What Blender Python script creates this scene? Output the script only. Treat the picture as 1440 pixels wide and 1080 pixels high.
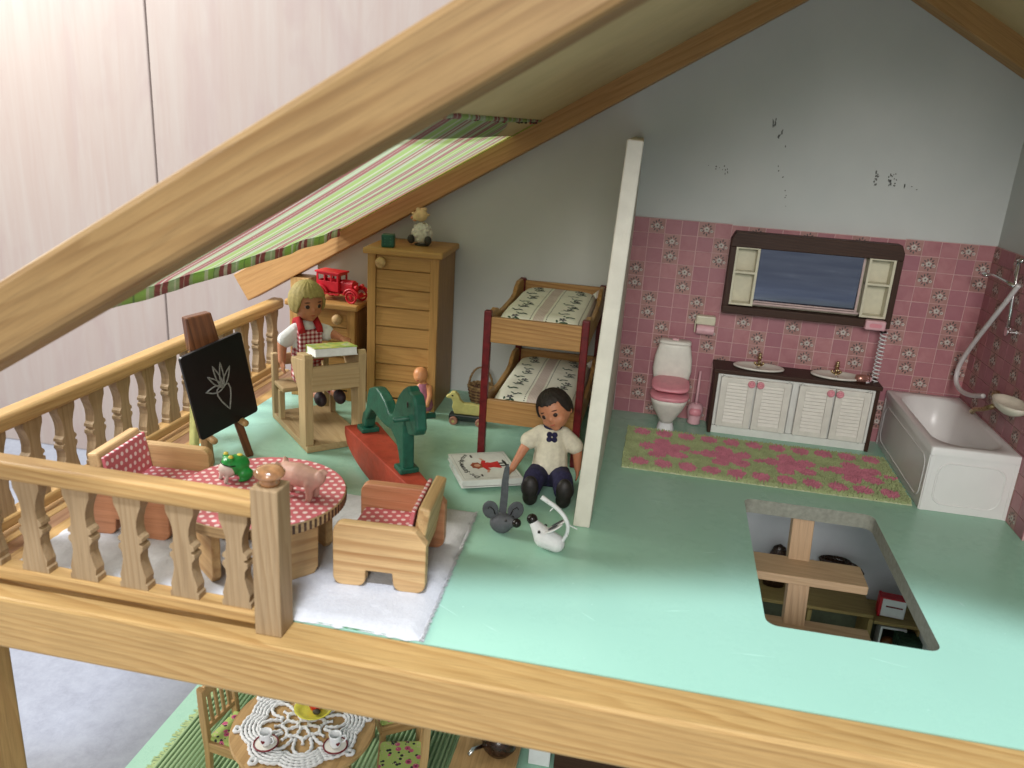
import bpy, bmesh, math, random
from mathutils import Vector, Matrix, Euler
from math import sin, cos, pi, radians
R_ = random.Random(7)
SC = bpy.context.scene
C = SC.collection
for o in list(bpy.data.objects): bpy.data.objects.remove(o)

# ------------------------------------------------------------------ camera, light, exposure
cam = bpy.data.cameras.new('camera'); co = bpy.data.objects.new('camera', cam); C.objects.link(co)
def cam_matrix(a, b, c, loc):
    return Matrix.Translation(loc) @ Matrix.Rotation(a, 4, 'Z') @ Matrix.Rotation(b, 4, 'X') @ Matrix.Rotation(c, 4, 'Z')
co.matrix_world = cam_matrix(radians(9.9595), radians(72.0725), radians(3.7260), (18.764, -30.829, 23.128))
cam.sensor_width = 36; cam.lens = 1142.83 / 1440 * 36
cam.clip_start = 0.5; cam.clip_end = 1000
cam.dof.use_dof = True; cam.dof.focus_distance = 56; cam.dof.aperture_fstop = 0.13
SC.camera = co
SC.view_settings.view_transform = 'Standard'; SC.view_settings.look = 'None'
SC.view_settings.exposure = 0; SC.view_settings.gamma = 1
W = bpy.data.worlds.new('World'); SC.world = W; W.use_nodes = True
W.node_tree.nodes['Background'].inputs[0].default_value = (1.0, 0.985, 0.95, 1)
W.node_tree.nodes['Background'].inputs[1].default_value = 0.49
def area(name, loc, target, size, power, col, sy=None):
    l = bpy.data.lights.new(name, 'AREA'); l.shape = 'RECTANGLE'; l.size = size; l.size_y = sy or size
    l.energy = power; l.color = col
    o = bpy.data.objects.new(name, l); C.objects.link(o); o.location = loc
    o.rotation_euler = (Vector(target) - Vector(loc)).to_track_quat('-Z', 'Y').to_euler(); return o
area('window_light_front', (16, -101, 238), (16, 0, 0), 56, 830000, (0.83, 0.91, 1.07), 24)
area('window_light_low', (20, -125, 66), (14, 20, 0), 40, 118000, (1.0, 0.97, 0.93))
area('window_light_side', (-94, 16, 62), (-2, 22, 4), 38, 155000, (1.0, 0.98, 0.93))

# ------------------------------------------------------------------ node helpers
def mat_new(name):
    m = bpy.data.materials.new(name); m.use_nodes = True
    nt = m.node_tree; return m, nt, nt.nodes['Principled BSDF']
def N(nt, t, **k):
    n = nt.nodes.new(t)
    for a, v in k.items(): setattr(n, a, v)
    return n
def lk(nt, a, b): nt.links.new(a, b)
def mth(nt, op, a, b=None, c=None):
    n = N(nt, 'ShaderNodeMath', operation=op)
    for i, v in enumerate((a, b, c)):
        if v is None: continue
        if hasattr(v, 'is_output'): lk(nt, v, n.inputs[i])
        else: n.inputs[i].default_value = v
    return n.outputs[0]
def rgb(c): return (c[0], c[1], c[2], 1)
def mix(nt, f, a, b, mode='MIX'):
    n = N(nt, 'ShaderNodeMix', data_type='RGBA', blend_type=mode)
    for s, v in ((n.inputs[0], f), (n.inputs[6], a), (n.inputs[7], b)):
        if hasattr(v, 'is_output'): lk(nt, v, s)
        elif isinstance(v, (int, float)): s.default_value = v
        else: s.default_value = rgb(v)
    return n.outputs[2]
def ramp(nt, f, stops):
    n = N(nt, 'ShaderNodeValToRGB'); e = n.color_ramp.elements
    while len(e) < len(stops): e.new(0.5)
    for i, (p, c) in enumerate(stops): e[i].position = p; e[i].color = rgb(c)
    lk(nt, f, n.inputs[0]); return n.outputs[0]
def objco(nt, scale=(1, 1, 1), rand=True):
    tc = N(nt, 'ShaderNodeTexCoord'); mp = N(nt, 'ShaderNodeMapping'); mp.inputs['Scale'].default_value = scale
    if rand:
        oi = N(nt, 'ShaderNodeObjectInfo'); v = N(nt, 'ShaderNodeVectorMath', operation='SCALE')
        cx = N(nt, 'ShaderNodeCombineXYZ')
        lk(nt, oi.outputs['Random'], cx.inputs[0]); lk(nt, oi.outputs['Random'], cx.inputs[1]); lk(nt, oi.outputs['Random'], cx.inputs[2])
        lk(nt, cx.outputs[0], v.inputs[0]); v.inputs['Scale'].default_value = 37.0
        lk(nt, v.outputs[0], mp.inputs['Location'])
    lk(nt, tc.outputs['Object'], mp.inputs['Vector']); return mp.outputs[0]
def noise(nt, vec, s, d=3, r=0.55, dist=0):
    n = N(nt, 'ShaderNodeTexNoise'); lk(nt, vec, n.inputs['Vector'])
    n.inputs['Scale'].default_value = s; n.inputs['Detail'].default_value = d; n.inputs['Roughness'].default_value = r
    n.inputs['Distortion'].default_value = dist; return n.outputs['Fac']
def bump(nt, b, h, strength, dist=0.05):
    n = N(nt, 'ShaderNodeBump'); n.inputs['Strength'].default_value = strength; n.inputs['Distance'].default_value = dist
    lk(nt, h, n.inputs['Height']); lk(nt, n.outputs[0], b.inputs['Normal'])
def sepxyz(nt, v):
    s = N(nt, 'ShaderNodeSeparateXYZ'); lk(nt, v, s.inputs[0]); return s.outputs
CACHE = {}
def plain(name, col, rough=0.5, nz=0.12, ns=2.0, bmp=0.0, bs=20, spec=0.4, metal=0, sss=0, coat=0):
    if name in CACHE: return CACHE[name]
    m, nt, b = mat_new(name); v = objco(nt)
    f = noise(nt, v, ns, 4)
    dark = tuple(c * (1 - nz * 1.6) for c in col); lite = tuple(min(1, c * (1 + nz)) for c in col)
    lk(nt, ramp(nt, f, [(0.3, dark), (0.7, lite)]), b.inputs['Base Color'])
    r2 = noise(nt, v, ns * 3, 3)
    rv = .25 if rough > .42 else .06
    lk(nt, mth(nt, 'MULTIPLY_ADD', r2, rv, rough - rv / 2), b.inputs['Roughness'])
    b.inputs['Specular IOR Level'].default_value = spec; b.inputs['Metallic'].default_value = metal
    if sss: b.inputs['Subsurface Weight'].default_value = sss; b.inputs['Subsurface Radius'].default_value = (.15, .08, .05)
    if coat: b.inputs['Coat Weight'].default_value = coat; b.inputs['Coat Roughness'].default_value = 0.15
    if bmp: bump(nt, b, noise(nt, v, bs, 4), bmp)
    CACHE[name] = m; return m
# kind: light colour, dark ring colour, ring frequency, distortion, roughness
WOODS = {
    'pine': ((.50, .31, .115), (.33, .175, .055), 1.6, 1.2, .45),
    'rafter_pine': ((.31, .19, .072), (.20, .105, .034), 1.0, 1.4, .5),
    'beam_pine': ((.49, .31, .115), (.32, .17, .05), 1.7, .9, .4),
    'pale_wood': ((.37, .255, .135), (.27, .17, .08), 1.6, 1.5, .6),
    'chest_pine': ((.50, .28, .09), (.34, .16, .045), 1.0, 2.6, .42),
    'chest_end': ((.42, .23, .08), (.22, .10, .035), 2.6, .5, .45),
    'chair_pine': ((.60, .40, .19), (.34, .17, .06), 0.9, 1.0, .5),
    'bed_pine': ((.46, .26, .095), (.27, .125, .035), 1.9, 1.0, .38),
    'back_rafter_pine': ((.48, .27, .10), (.36, .18, .06), 1.5, .8, .5),
    'plywood_edge': ((.50, .34, .17), (.28, .17, .08), 2.6, .3, .6),
    'beech': ((.55, .37, .22), (.42, .26, .14), 2.0, .6, .5),
    'brown_heartwood': ((.36, .20, .10), (.25, .12, .06), 2.2, .6, .5),
    'dining_wood': ((.45, .28, .12), (.27, .15, .055), 1.3, 1.4, .4),
    'dark_easel_wood': ((.15, .055, .02), (.04, .014, .006), 1.6, 1.6, .3),
    'walnut': ((.055, .022, .011), (.03, .011, .006), 3.0, 1.0, .5),
    'desk_wood': ((.44, .32, .165), (.34, .23, .105), 1.6, 1.5, .6),
    'shelf_wood': ((.38, .27, .10), (.28, .19, .07), 1.6, 1.0, .5),
    'red_arm_wood': ((.50, .23, .12), (.36, .14, .06), 1.2, 1.0, .4),
}
def wood(kind, axis):
    key = 'wood_%s_%s' % (kind, axis)
    if key in CACHE: return CACHE[key]
    lite, dark, fr, dist, rough = WOODS[kind]
    m, nt, b = mat_new(key)
    sc = {'X': (.07, 1, 1), 'Y': (1, .07, 1), 'Z': (1, 1, .07)}[axis]
    v = objco(nt, sc); q = sepxyz(nt, v)
    low = noise(nt, v, .55, 2, .4)
    wv = (1.0, .55, .35) if axis != 'Y' else (.6, 1.0, .9)
    u = mth(nt, 'ADD', mth(nt, 'MULTIPLY', q[0], wv[0]), mth(nt, 'ADD', mth(nt, 'MULTIPLY', q[1], .6), mth(nt, 'MULTIPLY', q[2], 1.0)))
    low2 = noise(nt, v, 1.6, 2, .5)
    ph = mth(nt, 'FRACT', mth(nt, 'ADD', mth(nt, 'MULTIPLY', low2, .9), mth(nt, 'MULTIPLY_ADD', low, dist * 2.6, mth(nt, 'MULTIPLY', u, fr * 1.45))))
    mid = tuple((a * .62 + c * .38) for a, c in zip(lite, dark))
    c1 = ramp(nt, ph, [(0, lite), (.35, tuple((a * .85 + c * .15) for a, c in zip(lite, dark))), (.80, dark), (.9, dark), (1, lite)])
    amp = noise(nt, v, .9, 2, .5); c1 = mix(nt, ramp(nt, amp, [(.38, (.75, .75, .75)), (.62, (0, 0, 0))]), c1, tuple((a * .82 + c * .18) for a, c in zip(lite, dark)))
    v2 = objco(nt, tuple(s * (0.4 if s < .5 else 1.0) for s in sc))
    fine = noise(nt, v2, 13, 4, .75); fine2 = noise(nt, v2, 4, 3, .6)
    c2 = mix(nt, ramp(nt, fine, [(.45, (0, 0, 0)), (.72, (.75, .75, .75))]), c1, tuple(x * .6 for x in mid))
    c3 = mix(nt, ramp(nt, fine2, [(.35, (0, 0, 0)), (.7, (.4, .4, .4))]), c2, tuple(min(1, x * 1.1) for x in lite))
    wear = noise(nt, objco(nt, (1, 1, 1)), .35, 3); c3 = mix(nt, ramp(nt, wear, [(.4, (0, 0, 0)), (.75, (.3, .3, .3))]), c3, tuple(x * .8 for x in mid))
    lk(nt, c3, b.inputs['Base Color'])
    lk(nt, mth(nt, 'MULTIPLY_ADD', fine, .3, rough - .12), b.inputs['Roughness'])
    b.inputs['Specular IOR Level'].default_value = .35
    bump(nt, b, mth(nt, 'ADD', mth(nt, 'MULTIPLY', fine, .8), mth(nt, 'MULTIPLY', ph, -.3)), .4, .025)
    CACHE[key] = m; return m
def dots_mat(name, base, dot, sp, rad, au=0, av=1, rot=0.0):
    if name in CACHE: return CACHE[name]
    m, nt, b = mat_new(name); v = objco(nt, rand=False); s = sepxyz(nt, v)
    u, w = s[au], s[av]
    cr, sr = cos(rot), sin(rot)
    U = mth(nt, 'ADD', mth(nt, 'MULTIPLY', u, cr / sp), mth(nt, 'MULTIPLY', w, sr / sp))
    V = mth(nt, 'ADD', mth(nt, 'MULTIPLY', u, -sr / sp), mth(nt, 'MULTIPLY', w, cr / sp))
    row = mth(nt, 'FLOOR', V); odd = mth(nt, 'MULTIPLY', mth(nt, 'PINGPONG', row, 1.0), .5)
    fu = mth(nt, 'SUBTRACT', mth(nt, 'FRACT', mth(nt, 'ADD', U, odd)), .5); fv = mth(nt, 'SUBTRACT', mth(nt, 'FRACT', V), .5)
    d = mth(nt, 'SQRT', mth(nt, 'ADD', mth(nt, 'MULTIPLY', fu, fu), mth(nt, 'MULTIPLY', fv, fv)))
    f = mth(nt, 'LESS_THAN', d, rad)
    n = noise(nt, v, 3, 3)
    bc = ramp(nt, n, [(.3, tuple(x * .86 for x in base)), (.7, base)])
    lk(nt, mix(nt, f, bc, dot), b.inputs['Base Color']); b.inputs['Roughness'].default_value = .6
    bump(nt, b, noise(nt, v, 40, 2), .15, .02)
    CACHE[name] = m; return m

# ------------------------------------------------------------------ mesh helpers
class MB:
    def __init__(s): s.v = []; s.f = []; s.m = []
    def add(s, vs, fs, m=0):
        o = len(s.v); s.v += [tuple(v) for v in vs]; s.f += [tuple(i + o for i in f) for f in fs]; s.m += [m] * len(fs); return s
    def box(s, c, d, rot=None, m=0):
        vs = []
        for z in (-.5, .5):
            for y in (-.5, .5):
                for x in (-.5, .5):
                    p = Vector((x * d[0], y * d[1], z * d[2]))
                    if rot: p = Euler(rot).to_matrix() @ p
                    vs.append(p + Vector(c))
        return s.add(vs, [(0, 2, 3, 1), (4, 5, 7, 6), (0, 1, 5, 4), (2, 6, 7, 3), (0, 4, 6, 2), (1, 3, 7, 5)], m)
    def prism(s, out, a, b, plane='XZ', m=0):
        n = len(out)
        def P(u, w, t): return {'XZ': (u, t, w), 'XY': (u, w, t), 'YZ': (t, u, w)}[plane]
        vs = [P(u, w, a) for u, w in out] + [P(u, w, b) for u, w in out]
        fs = [tuple(range(n)), tuple(range(2 * n - 1, n - 1, -1))] + [(i, i + n, (i + 1) % n + n, (i + 1) % n) for i in range(n)]
        return s.add(vs, fs, m)
    def tube(s, pts, r, n=10, m=0, closed=False, caps=True):
        pts = [Vector(p) for p in pts]; k = len(pts)
        rs = r if isinstance(r, (list, tuple)) else [r] * k
        o = []; up = None
        for i, p in enumerate(pts):
            a = pts[(i - 1) % k] if (closed or i > 0) else p; b = pts[(i + 1) % k] if (closed or i < k - 1) else p
            t = (b - a).normalized()
            if up is None:
                up = Vector((0, 0, 1)) if abs(t.z) < .9 else Vector((1, 0, 0))
            x = t.cross(up).normalized(); y = x.cross(t).normalized(); up = y
            for j in range(n):
                an = 2 * pi * j / n; o.append(p + (x * cos(an) + y * sin(an)) * rs[i])
        fs = []
        for i in range(k if closed else k - 1):
            for j in range(n):
                a = i * n + j; b2 = i * n + (j + 1) % n; c2 = ((i + 1) % k) * n + (j + 1) % n; d = ((i + 1) % k) * n + j
                fs.append((a, b2, c2, d))
        if caps and not closed: fs += [tuple(range(n - 1, -1, -1)), tuple(range((k - 1) * n, k * n))]
        return s.add(o, fs, m)
    def lathe(s, prof, n=24, c=(0, 0, 0), m=0, axis='Z', sx=1, sy=1):
        vs = []
        for r, z in prof:
            for j in range(n):
                a = 2 * pi * j / n; p = (r * cos(a) * sx, r * sin(a) * sy, z)
                if axis == 'X': p = (p[2], p[0], p[1])
                if axis == 'Y': p = (p[0], p[2], p[1])
                vs.append(Vector(p) + Vector(c))
        k = len(prof)
        fs = [(i * n + j, i * n + (j + 1) % n, (i + 1) * n + (j + 1) % n, (i + 1) * n + j) for i in range(k - 1) for j in range(n)]
        if prof[0][0] > 1e-4: fs.append(tuple(range(n - 1, -1, -1)))
        if prof[-1][0] > 1e-4: fs.append(tuple(range((k - 1) * n, k * n)))
        return s.add(vs, fs, m)
    def ell(s, c, r, rot=None, nu=16, nv=10, m=0, M=None):
        vs = []
        E = Euler(rot).to_matrix() if rot else Matrix.Identity(3)
        for i in range(nv + 1):
            th = pi * i / nv
            for j in range(nu):
                ph = 2 * pi * j / nu
                p = E @ Vector((r[0] * sin(th) * cos(ph), r[1] * sin(th) * sin(ph), r[2] * cos(th))) + Vector(c)
                vs.append(M @ p if M else p)
        fs = [(i * nu + j, (i + 1) * nu + j, (i + 1) * nu + (j + 1) % nu, i * nu + (j + 1) % nu) for i in range(nv) for j in range(nu)]
        return s.add(vs, fs, m)
    def build(s, name, mats, parent=None, loc=None, rot=None, smooth=False, bevel=0, seg=2, sharp=None, weld=True):
        me = bpy.data.meshes.new(name); me.from_pydata(s.v, [], s.f)
        mats = mats if isinstance(mats, (list, tuple)) else [mats]
        for x in mats: me.materials.append(x)
        me.polygons.foreach_set('material_index', s.m)
        if weld:
            bm = bmesh.new(); bm.from_mesh(me); bmesh.ops.remove_doubles(bm, verts=bm.verts, dist=1e-5)
            bmesh.ops.recalc_face_normals(bm, faces=bm.faces); bm.to_mesh(me); bm.free()
        return link(name, me, parent, loc, rot, smooth, bevel, seg)
def link(name, me, parent=None, loc=None, rot=None, smooth=False, bevel=0, seg=2):
    o = bpy.data.objects.new(name, me); C.objects.link(o)
    if smooth:
        for p in me.polygons: p.use_smooth = True
    if parent: o.parent = parent
    if loc: o.location = loc
    if rot: o.rotation_euler = rot
    if bevel:
        md = o.modifiers.new('bevel', 'BEVEL'); md.width = bevel; md.segments = seg; md.limit_method = 'ANGLE'; md.angle_limit = radians(40)
    return o
def tag(o, label=None, cat=None, group=None, kind=None):
    if label: o['label'] = label
    if cat: o['category'] = cat
    if group: o['group'] = group
    if kind: o['kind'] = kind
    return o
def thing(name, label, cat, loc=(0, 0, 0), rz=0, group=None):
    o = bpy.data.objects.new(name, None); C.objects.link(o); o.location = loc; o.rotation_euler = (0, 0, rz)
    o.empty_display_size = .5
    return tag(o, label, cat, group)
def board(name, kind, parent, c, d, rot=None, bevel=.05, axis=None, label=None):
    ax = axis or 'XYZ'[max(range(3), key=lambda i: d[i])]
    o = MB().box((0, 0, 0), d).build(name, wood(kind, ax), parent, c, rot, bevel=bevel)
    if label: o['label'] = label
    return o
def copy_tree(o, parent=None):
    c = o.copy(); C.objects.link(c); c.parent = parent
    for ch in list(o.children): copy_tree(ch, c)
    return c
def rrect(w, h, r, n=5, cx=0, cy=0):
    out = []
    for (sx, sy, a0) in ((1, 1, 0), (-1, 1, 90), (-1, -1, 180), (1, -1, 270)):
        for i in range(n + 1):
            a = radians(a0 + 90 * i / n)
            out.append((cx + sx * (w / 2 - r) + r * cos(a), cy + sy * (h / 2 - r) + r * sin(a)))
    return out
def blob(name, mb, mat, parent, voxel=.08, it=4, loc=None, rot=None, dec=None):
    """closed parts fused into one continuous skin"""
    o = mb.build(name, mat, parent, loc, rot, weld=False)
    md = o.modifiers.new('fuse', 'REMESH'); md.mode = 'VOXEL'; md.voxel_size = voxel; md.use_smooth_shade = True
    sm = o.modifiers.new('smooth', 'SMOOTH'); sm.factor = .5; sm.iterations = it
    return o
def limb(mb, pts, rs, n=12, m=0):
    pts = [Vector(p) for p in pts]
    P2 = []; R2 = []
    for i in range(len(pts) - 1):
        for k in range(5):
            t = k / 5; P2.append(pts[i].lerp(pts[i + 1], t)); R2.append(rs[i] * (1 - t) + rs[i + 1] * t)
    P2.append(pts[-1]); R2.append(rs[-1])
    mb.tube(P2, R2, n, m)
    for p, r in zip(pts, rs): mb.ell(p, (r, r, r), nu=12, nv=8, m=m)
    return mb

# ------------------------------------------------------------------ materials
def floor_mat():
    m, nt, b = mat_new('mint_laminate'); v = objco(nt, rand=False)
    f = noise(nt, v, .11, 3); g = noise(nt, v, 25, 3)
    c = ramp(nt, f, [(.3, (.315, .545, .42)), (.7, (.33, .57, .44))])
    # faint scratches
    w = N(nt, 'ShaderNodeMapping'); w.inputs['Scale'].default_value = (.35, 3, 1); w.inputs['Rotation'].default_value = (0, 0, .5)
    lk(nt, v, w.inputs['Vector']); s = noise(nt, w.outputs[0], 3, 5, .8)
    c = mix(nt, ramp(nt, s, [(.70, (0, 0, 0)), (.78, (.22, .22, .22))]), c, (.6, .78, .7))
    lk(nt, c, b.inputs['Base Color'])
    sm = noise(nt, v, .3, 4, .6); lk(nt, mth(nt, 'ADD', mth(nt, 'MULTIPLY_ADD', g, .06, .20), mth(nt, 'MULTIPLY', sm, .10)), b.inputs['Roughness']); b.inputs['Specular IOR Level'].default_value = .45
    bump(nt, b, noise(nt, v, 1.2, 3), .03, .1); return m
M_FLOOR = floor_mat()
def wall_mat():
    m, nt, b = mat_new('grey_painted_board'); v = objco(nt, rand=False)
    f = noise(nt, v, .15, 4); g = noise(nt, v, 14, 4)
    c = ramp(nt, f, [(.3, (.53, .55, .54)), (.7, (.59, .60, .585))])
    c = mix(nt, mth(nt, 'MULTIPLY', g, .12), c, (.4, .42, .4))
    lk(nt, c, b.inputs['Base Color']); b.inputs['Roughness'].default_value = .75
    bump(nt, b, noise(nt, v, 9, 5, .7), .25, .03); return m
M_WALL = wall_mat()
M_WHITE = plain('white_paint', (.74, .74, .70), .55, .05, 1.0, .12, 14)
M_PORC = plain('white_plastic_bath', (.76, .74, .73), .30, .015, .6, 0, spec=.5)
M_CREAM = plain('cream_plastic', (.76, .73, .66), .4, .05, 1.5, 0)
M_SHELL = plain('ivory_plastic', (.66, .62, .47), .35, .06, 1.5, 0)
M_PINK = plain('pink_plastic', (.72, .28, .33), .35, .06, 2, 0)
M_PALEPINK = plain('pale_pink_plastic', (.72, .42, .46), .4, .06, 2, 0)
M_CHROME = plain('chrome', (.72, .72, .72), .22, .05, 3, 0, metal=1)
M_BRASS = plain('aged_brass', (.55, .43, .25), .28, .1, 3, 0, metal=1)
M_BLACK = plain('blackboard_black', (.006, .005, .005), .35, .2, 2, .05)
M_CHALK = plain('chalk_line', (.25, .25, .23), .9, .3, 9, 0)
M_SKIN = plain('doll_skin', (.49, .205, .108), .5, .06, 3, .03, 30, sss=.1)
M_BSKIN = plain('baby_doll_skin', (.60, .26, .11), .4, .06, 3, 0, sss=.08)
M_HAIRY = plain('blond_hair', (.36, .29, .10), .7, .13, 5, .05, 12)
M_HAIRB = plain('black_hair', (.018, .012, .010), .55, .3, 5, .6, 16)
M_SHIRT = plain('cream_cloth', (.66, .62, .49), .9, .08, 3, .5, 40)
M_WSHIRT = plain('white_cloth', (.74, .75, .74), .9, .05, 3, .5, 40)
M_NAVY = plain('navy_cloth', (.018, .016, .055), .9, .25, 4, .5, 30)
M_SHOE = plain('black_shoe', (.012, .009, .008), .5, .3, 5, .2, 12)
M_EYE = plain('eye_paint', (.03, .012, .008), .3, .1)
M_LIP = plain('lip_paint', (.42, .09, .06), .4, .1)
M_RED = plain('red_plastic', (.50, .008, .02), .35, .1, 2, 0, sss=.0)
M_REDCLOTH = plain('red_cloth', (.42, .015, .02), .9, .12, 4, .4, 30)
M_REDPAINT = plain('red_brown_paint', (.34, .045, .022), .5, .15, 1.2, .2, 10)
M_GREENP = plain('dark_green_paint', (.010, .085, .052), .42, .22, 1.5, .35, 7)
M_BEDRED = plain('oxblood_paint', (.13, .008, .010), .4, .25, 2, .3, 9)
M_GREYCLAY = plain('grey_felt', (.085, .09, .10), .65, .12, 2, .2, 14)
M_LEATHER = plain('grey_leather', (.075, .08, .088), .6, .15, 3, .4, 22)
M_WCLAY = plain('white_felt', (.66, .66, .66), .6, .05, 2, .15, 14)
M_BEAD = plain('black_bead', (.008, .005, .004), .25, .1)
M_PIG = plain('pink_pig_vinyl', (.58, .34, .27), .5, .1, 2, .15, 10, sss=.1)
M_FROG = plain('frog_green', (.015, .24, .04), .35, .15, 3, 0)
M_FROGB = plain('frog_belly', (.55, .46, .40), .5, .1)
M_YEL = plain('toy_yellow', (.62, .50, .06), .5, .12)
M_DUCK = plain('duck_yellow_paint', (.52, .48, .17), .6, .12, 2, .15, 10)
M_WICK = plain('wicker', (.32, .20, .09), .6, .35, 5, .3, 14)
M_WICK2 = plain('dark_wicker', (.13, .06, .035), .6, .35, 5, .3, 14)
M_PAPER = plain('page_paper', (.72, .74, .72), .8, .05, 3, .1, 20)
M_COVER = plain('white_cover', (.70, .72, .68), .4, .04, 2, 0)
M_PRINTRED = plain('print_red', (.55, .03, .03), .5, .1)
M_PRINTDK = plain('print_dark', (.02, .02, .02), .6, .1)
M_PRINTBR = plain('print_red_brown', (.30, .07, .03), .6, .2)
M_CERAM = plain('white_ceramic', (.76, .77, .78), .2, .03, 2, 0, coat=.4)
M_YPLATE = plain('yellow_ceramic', (.62, .56, .07), .25, .1, 2, 0, coat=.3)
M_WOOL = plain('sheep_wool', (.66, .64, .56), .85, .12, 4, .6, 12)
M_SHEEPF = plain('sheep_face', (.66, .48, .24), .6, .15)
M_DKBROWN = plain('dark_brown_glaze', (.035, .015, .008), .25, .5, 4, .2, 10)
M_COTTON = plain('crochet_cotton', (.68, .68, .68), .9, .06, 6, .6, 30)
M_GBOOK = plain('dark_green_cloth', (.012, .04, .018), .6, .3)
M_MAROON = plain('maroon_rim', (.16, .008, .014), .4, .1)
M_CEIL = plain('cream_roof_board', (.54, .41, .21), .7, .05, .3, .15, 12)
M_EASELY = plain('pale_yellow_green_paint', (.50, .48, .17), .5, .15, 1, .1)
M_STONE_CACHE = None

# ------------------------------------------------------------------ setting
def slab(name, mat, x0, x1, y0, y1, z0, z1, bevel=0, kind='structure', parent=None):
    o = MB().box((0, 0, 0), (x1 - x0, y1 - y0, z1 - z0)).build(name, mat, parent, ((x0 + x1) / 2, (y0 + y1) / 2, (z0 + z1) / 2), bevel=bevel)
    if kind: o['kind'] = kind
    return o
# attic floor with rounded hatch
def attic_floor():
    x0, x1, y0, y1 = -11.9, 43.1, 0.0, 36.0
    hx0, hx1, hy0, hy1, r = 25.93, 34.22, 6.18, 21.17, .62
    hole = rrect(hx1 - hx0, hy1 - hy0, r, 6, (hx0 + hx1) / 2, (hy0 + hy1) / 2)
    bm = bmesh.new()
    def ring(pts, z): return [bm.verts.new((x, y, z)) for x, y in pts]
    outer = [(x1, y1), (x0, y1), (x0, y0), (x1, y0)]
    vt = {}
    for z in (0.0, -1.0):
        ho = ring(hole, z); ou = ring(outer, z); vt[z] = (ho, ou); n = 7
        for q in range(4):
            seg = ho[q * n:(q + 1) * n]
            for i in range(n - 1): bm.faces.new([ou[q], seg[i + 1], seg[i]])
            nx = ho[((q + 1) * n) % len(ho)]
            bm.faces.new([ou[q], ou[(q + 1) % 4], nx, seg[-1]])
    a, b = vt[0.0][0], vt[-1.0][0]
    for i in range(len(a)): f = bm.faces.new([a[i], a[(i + 1) % len(a)], b[(i + 1) % len(b)], b[i]]); f.material_index = 1
    a, b = vt[0.0][1], vt[-1.0][1]
    for i in range(4): bm.faces.new([a[i], a[(i + 1) % 4], b[(i + 1) % 4], b[i]])
    for f in bm.faces:
        if f.material_index == 0 and all(v.co.z < -.5 for v in f.verts): f.material_index = 2
    bmesh.ops.recalc_face_normals(bm, faces=bm.faces)
    me = bpy.data.meshes.new('floor'); bm.to_mesh(me); bm.free()
    me.materials.append(M_FLOOR); me.materials.append(plain('raw_fibreboard', (.27, .27, .22), .8, .14, 3, .3, 10)); me.materials.append(M_WHITE)
    o = link('floor', me); o['kind'] = 'structure'
attic_floor()
SL, Z0 = .598, 16.57      # left slope: underside of rafters
RIDGE_X = (51.9 - 16.57) / (.598 + .565); RIDGE_Z = Z0 + SL * RIDGE_X
def zl(x): return Z0 + SL * x
def zr(x): return 51.9 - .565 * x
# gable back wall
gw = [(-11.0, 0), (43.1, 0), (43.1, zr(43.1) + .9), (RIDGE_X, RIDGE_Z + .9), (-11.0, zl(-11.0) + .9)]
tag(MB().prism(gw, 36.0, 37.0, 'XZ').build('wall_back', M_WALL), kind='structure')
# scuff marks where something was glued on the wall
mk = MB()
for (cx, cz, n, sx, sz, hh) in ((25.75, 24.2, 6, .12, .35, .28), (26.3, 23.4, 5, .22, .35, .2), (26.8, 22.6, 1, .03, .05, .16), (26.6, 20.9, 2, .1, .2, .14), (27.0, 20.4, 2, .12, .2, .1), (27.4, 19, 4, .12, 1.0, .07),
        (21.9, 20.7, 7, .8, .3, .1), (22.7, 20.4, 3, .15, .2, .2), (33.7, 20.7, 14, .16, .5, .17), (34.8, 20.6, 20, .3, .55, .16), (35.8, 20.3, 2, .05, .1, .28), (36.4, 20.2, 2, .3, .2, .06)):
    for i in range(n):
        x = cx + R_.uniform(-sx, sx); z = cz + R_.uniform(-sz, sz); h = hh * R_.uniform(.5, 1.3); w = R_.uniform(.03, .07)
        k = R_.randint(5, 7); a0 = R_.uniform(-.3, .3)
        out = []
        for j in range(k):
            a = 2 * pi * j / k; rr = R_.uniform(.7, 1.2); u, v = w * rr * cos(a), h * rr * sin(a) * .6
            out.append((x + u * cos(a0) - v * sin(a0), z + u * sin(a0) + v * cos(a0)))
        mk.prism(out, 35.985, 35.999, 'XZ')
tag(mk.build('wall_scuff_mark', plain('chipped_dark', (.17, .17, .16), .9), weld=False), kind='stuff', label='small dark chips in the grey gable wall above the bathroom tiles')
tag(MB().box((0, 0, 0), (1, 36, zr(43.1) + .5)).build('wall_right', M_WALL, None, (43.6, 18, (zr(43.1) + .5) / 2)), kind='structure')
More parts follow.
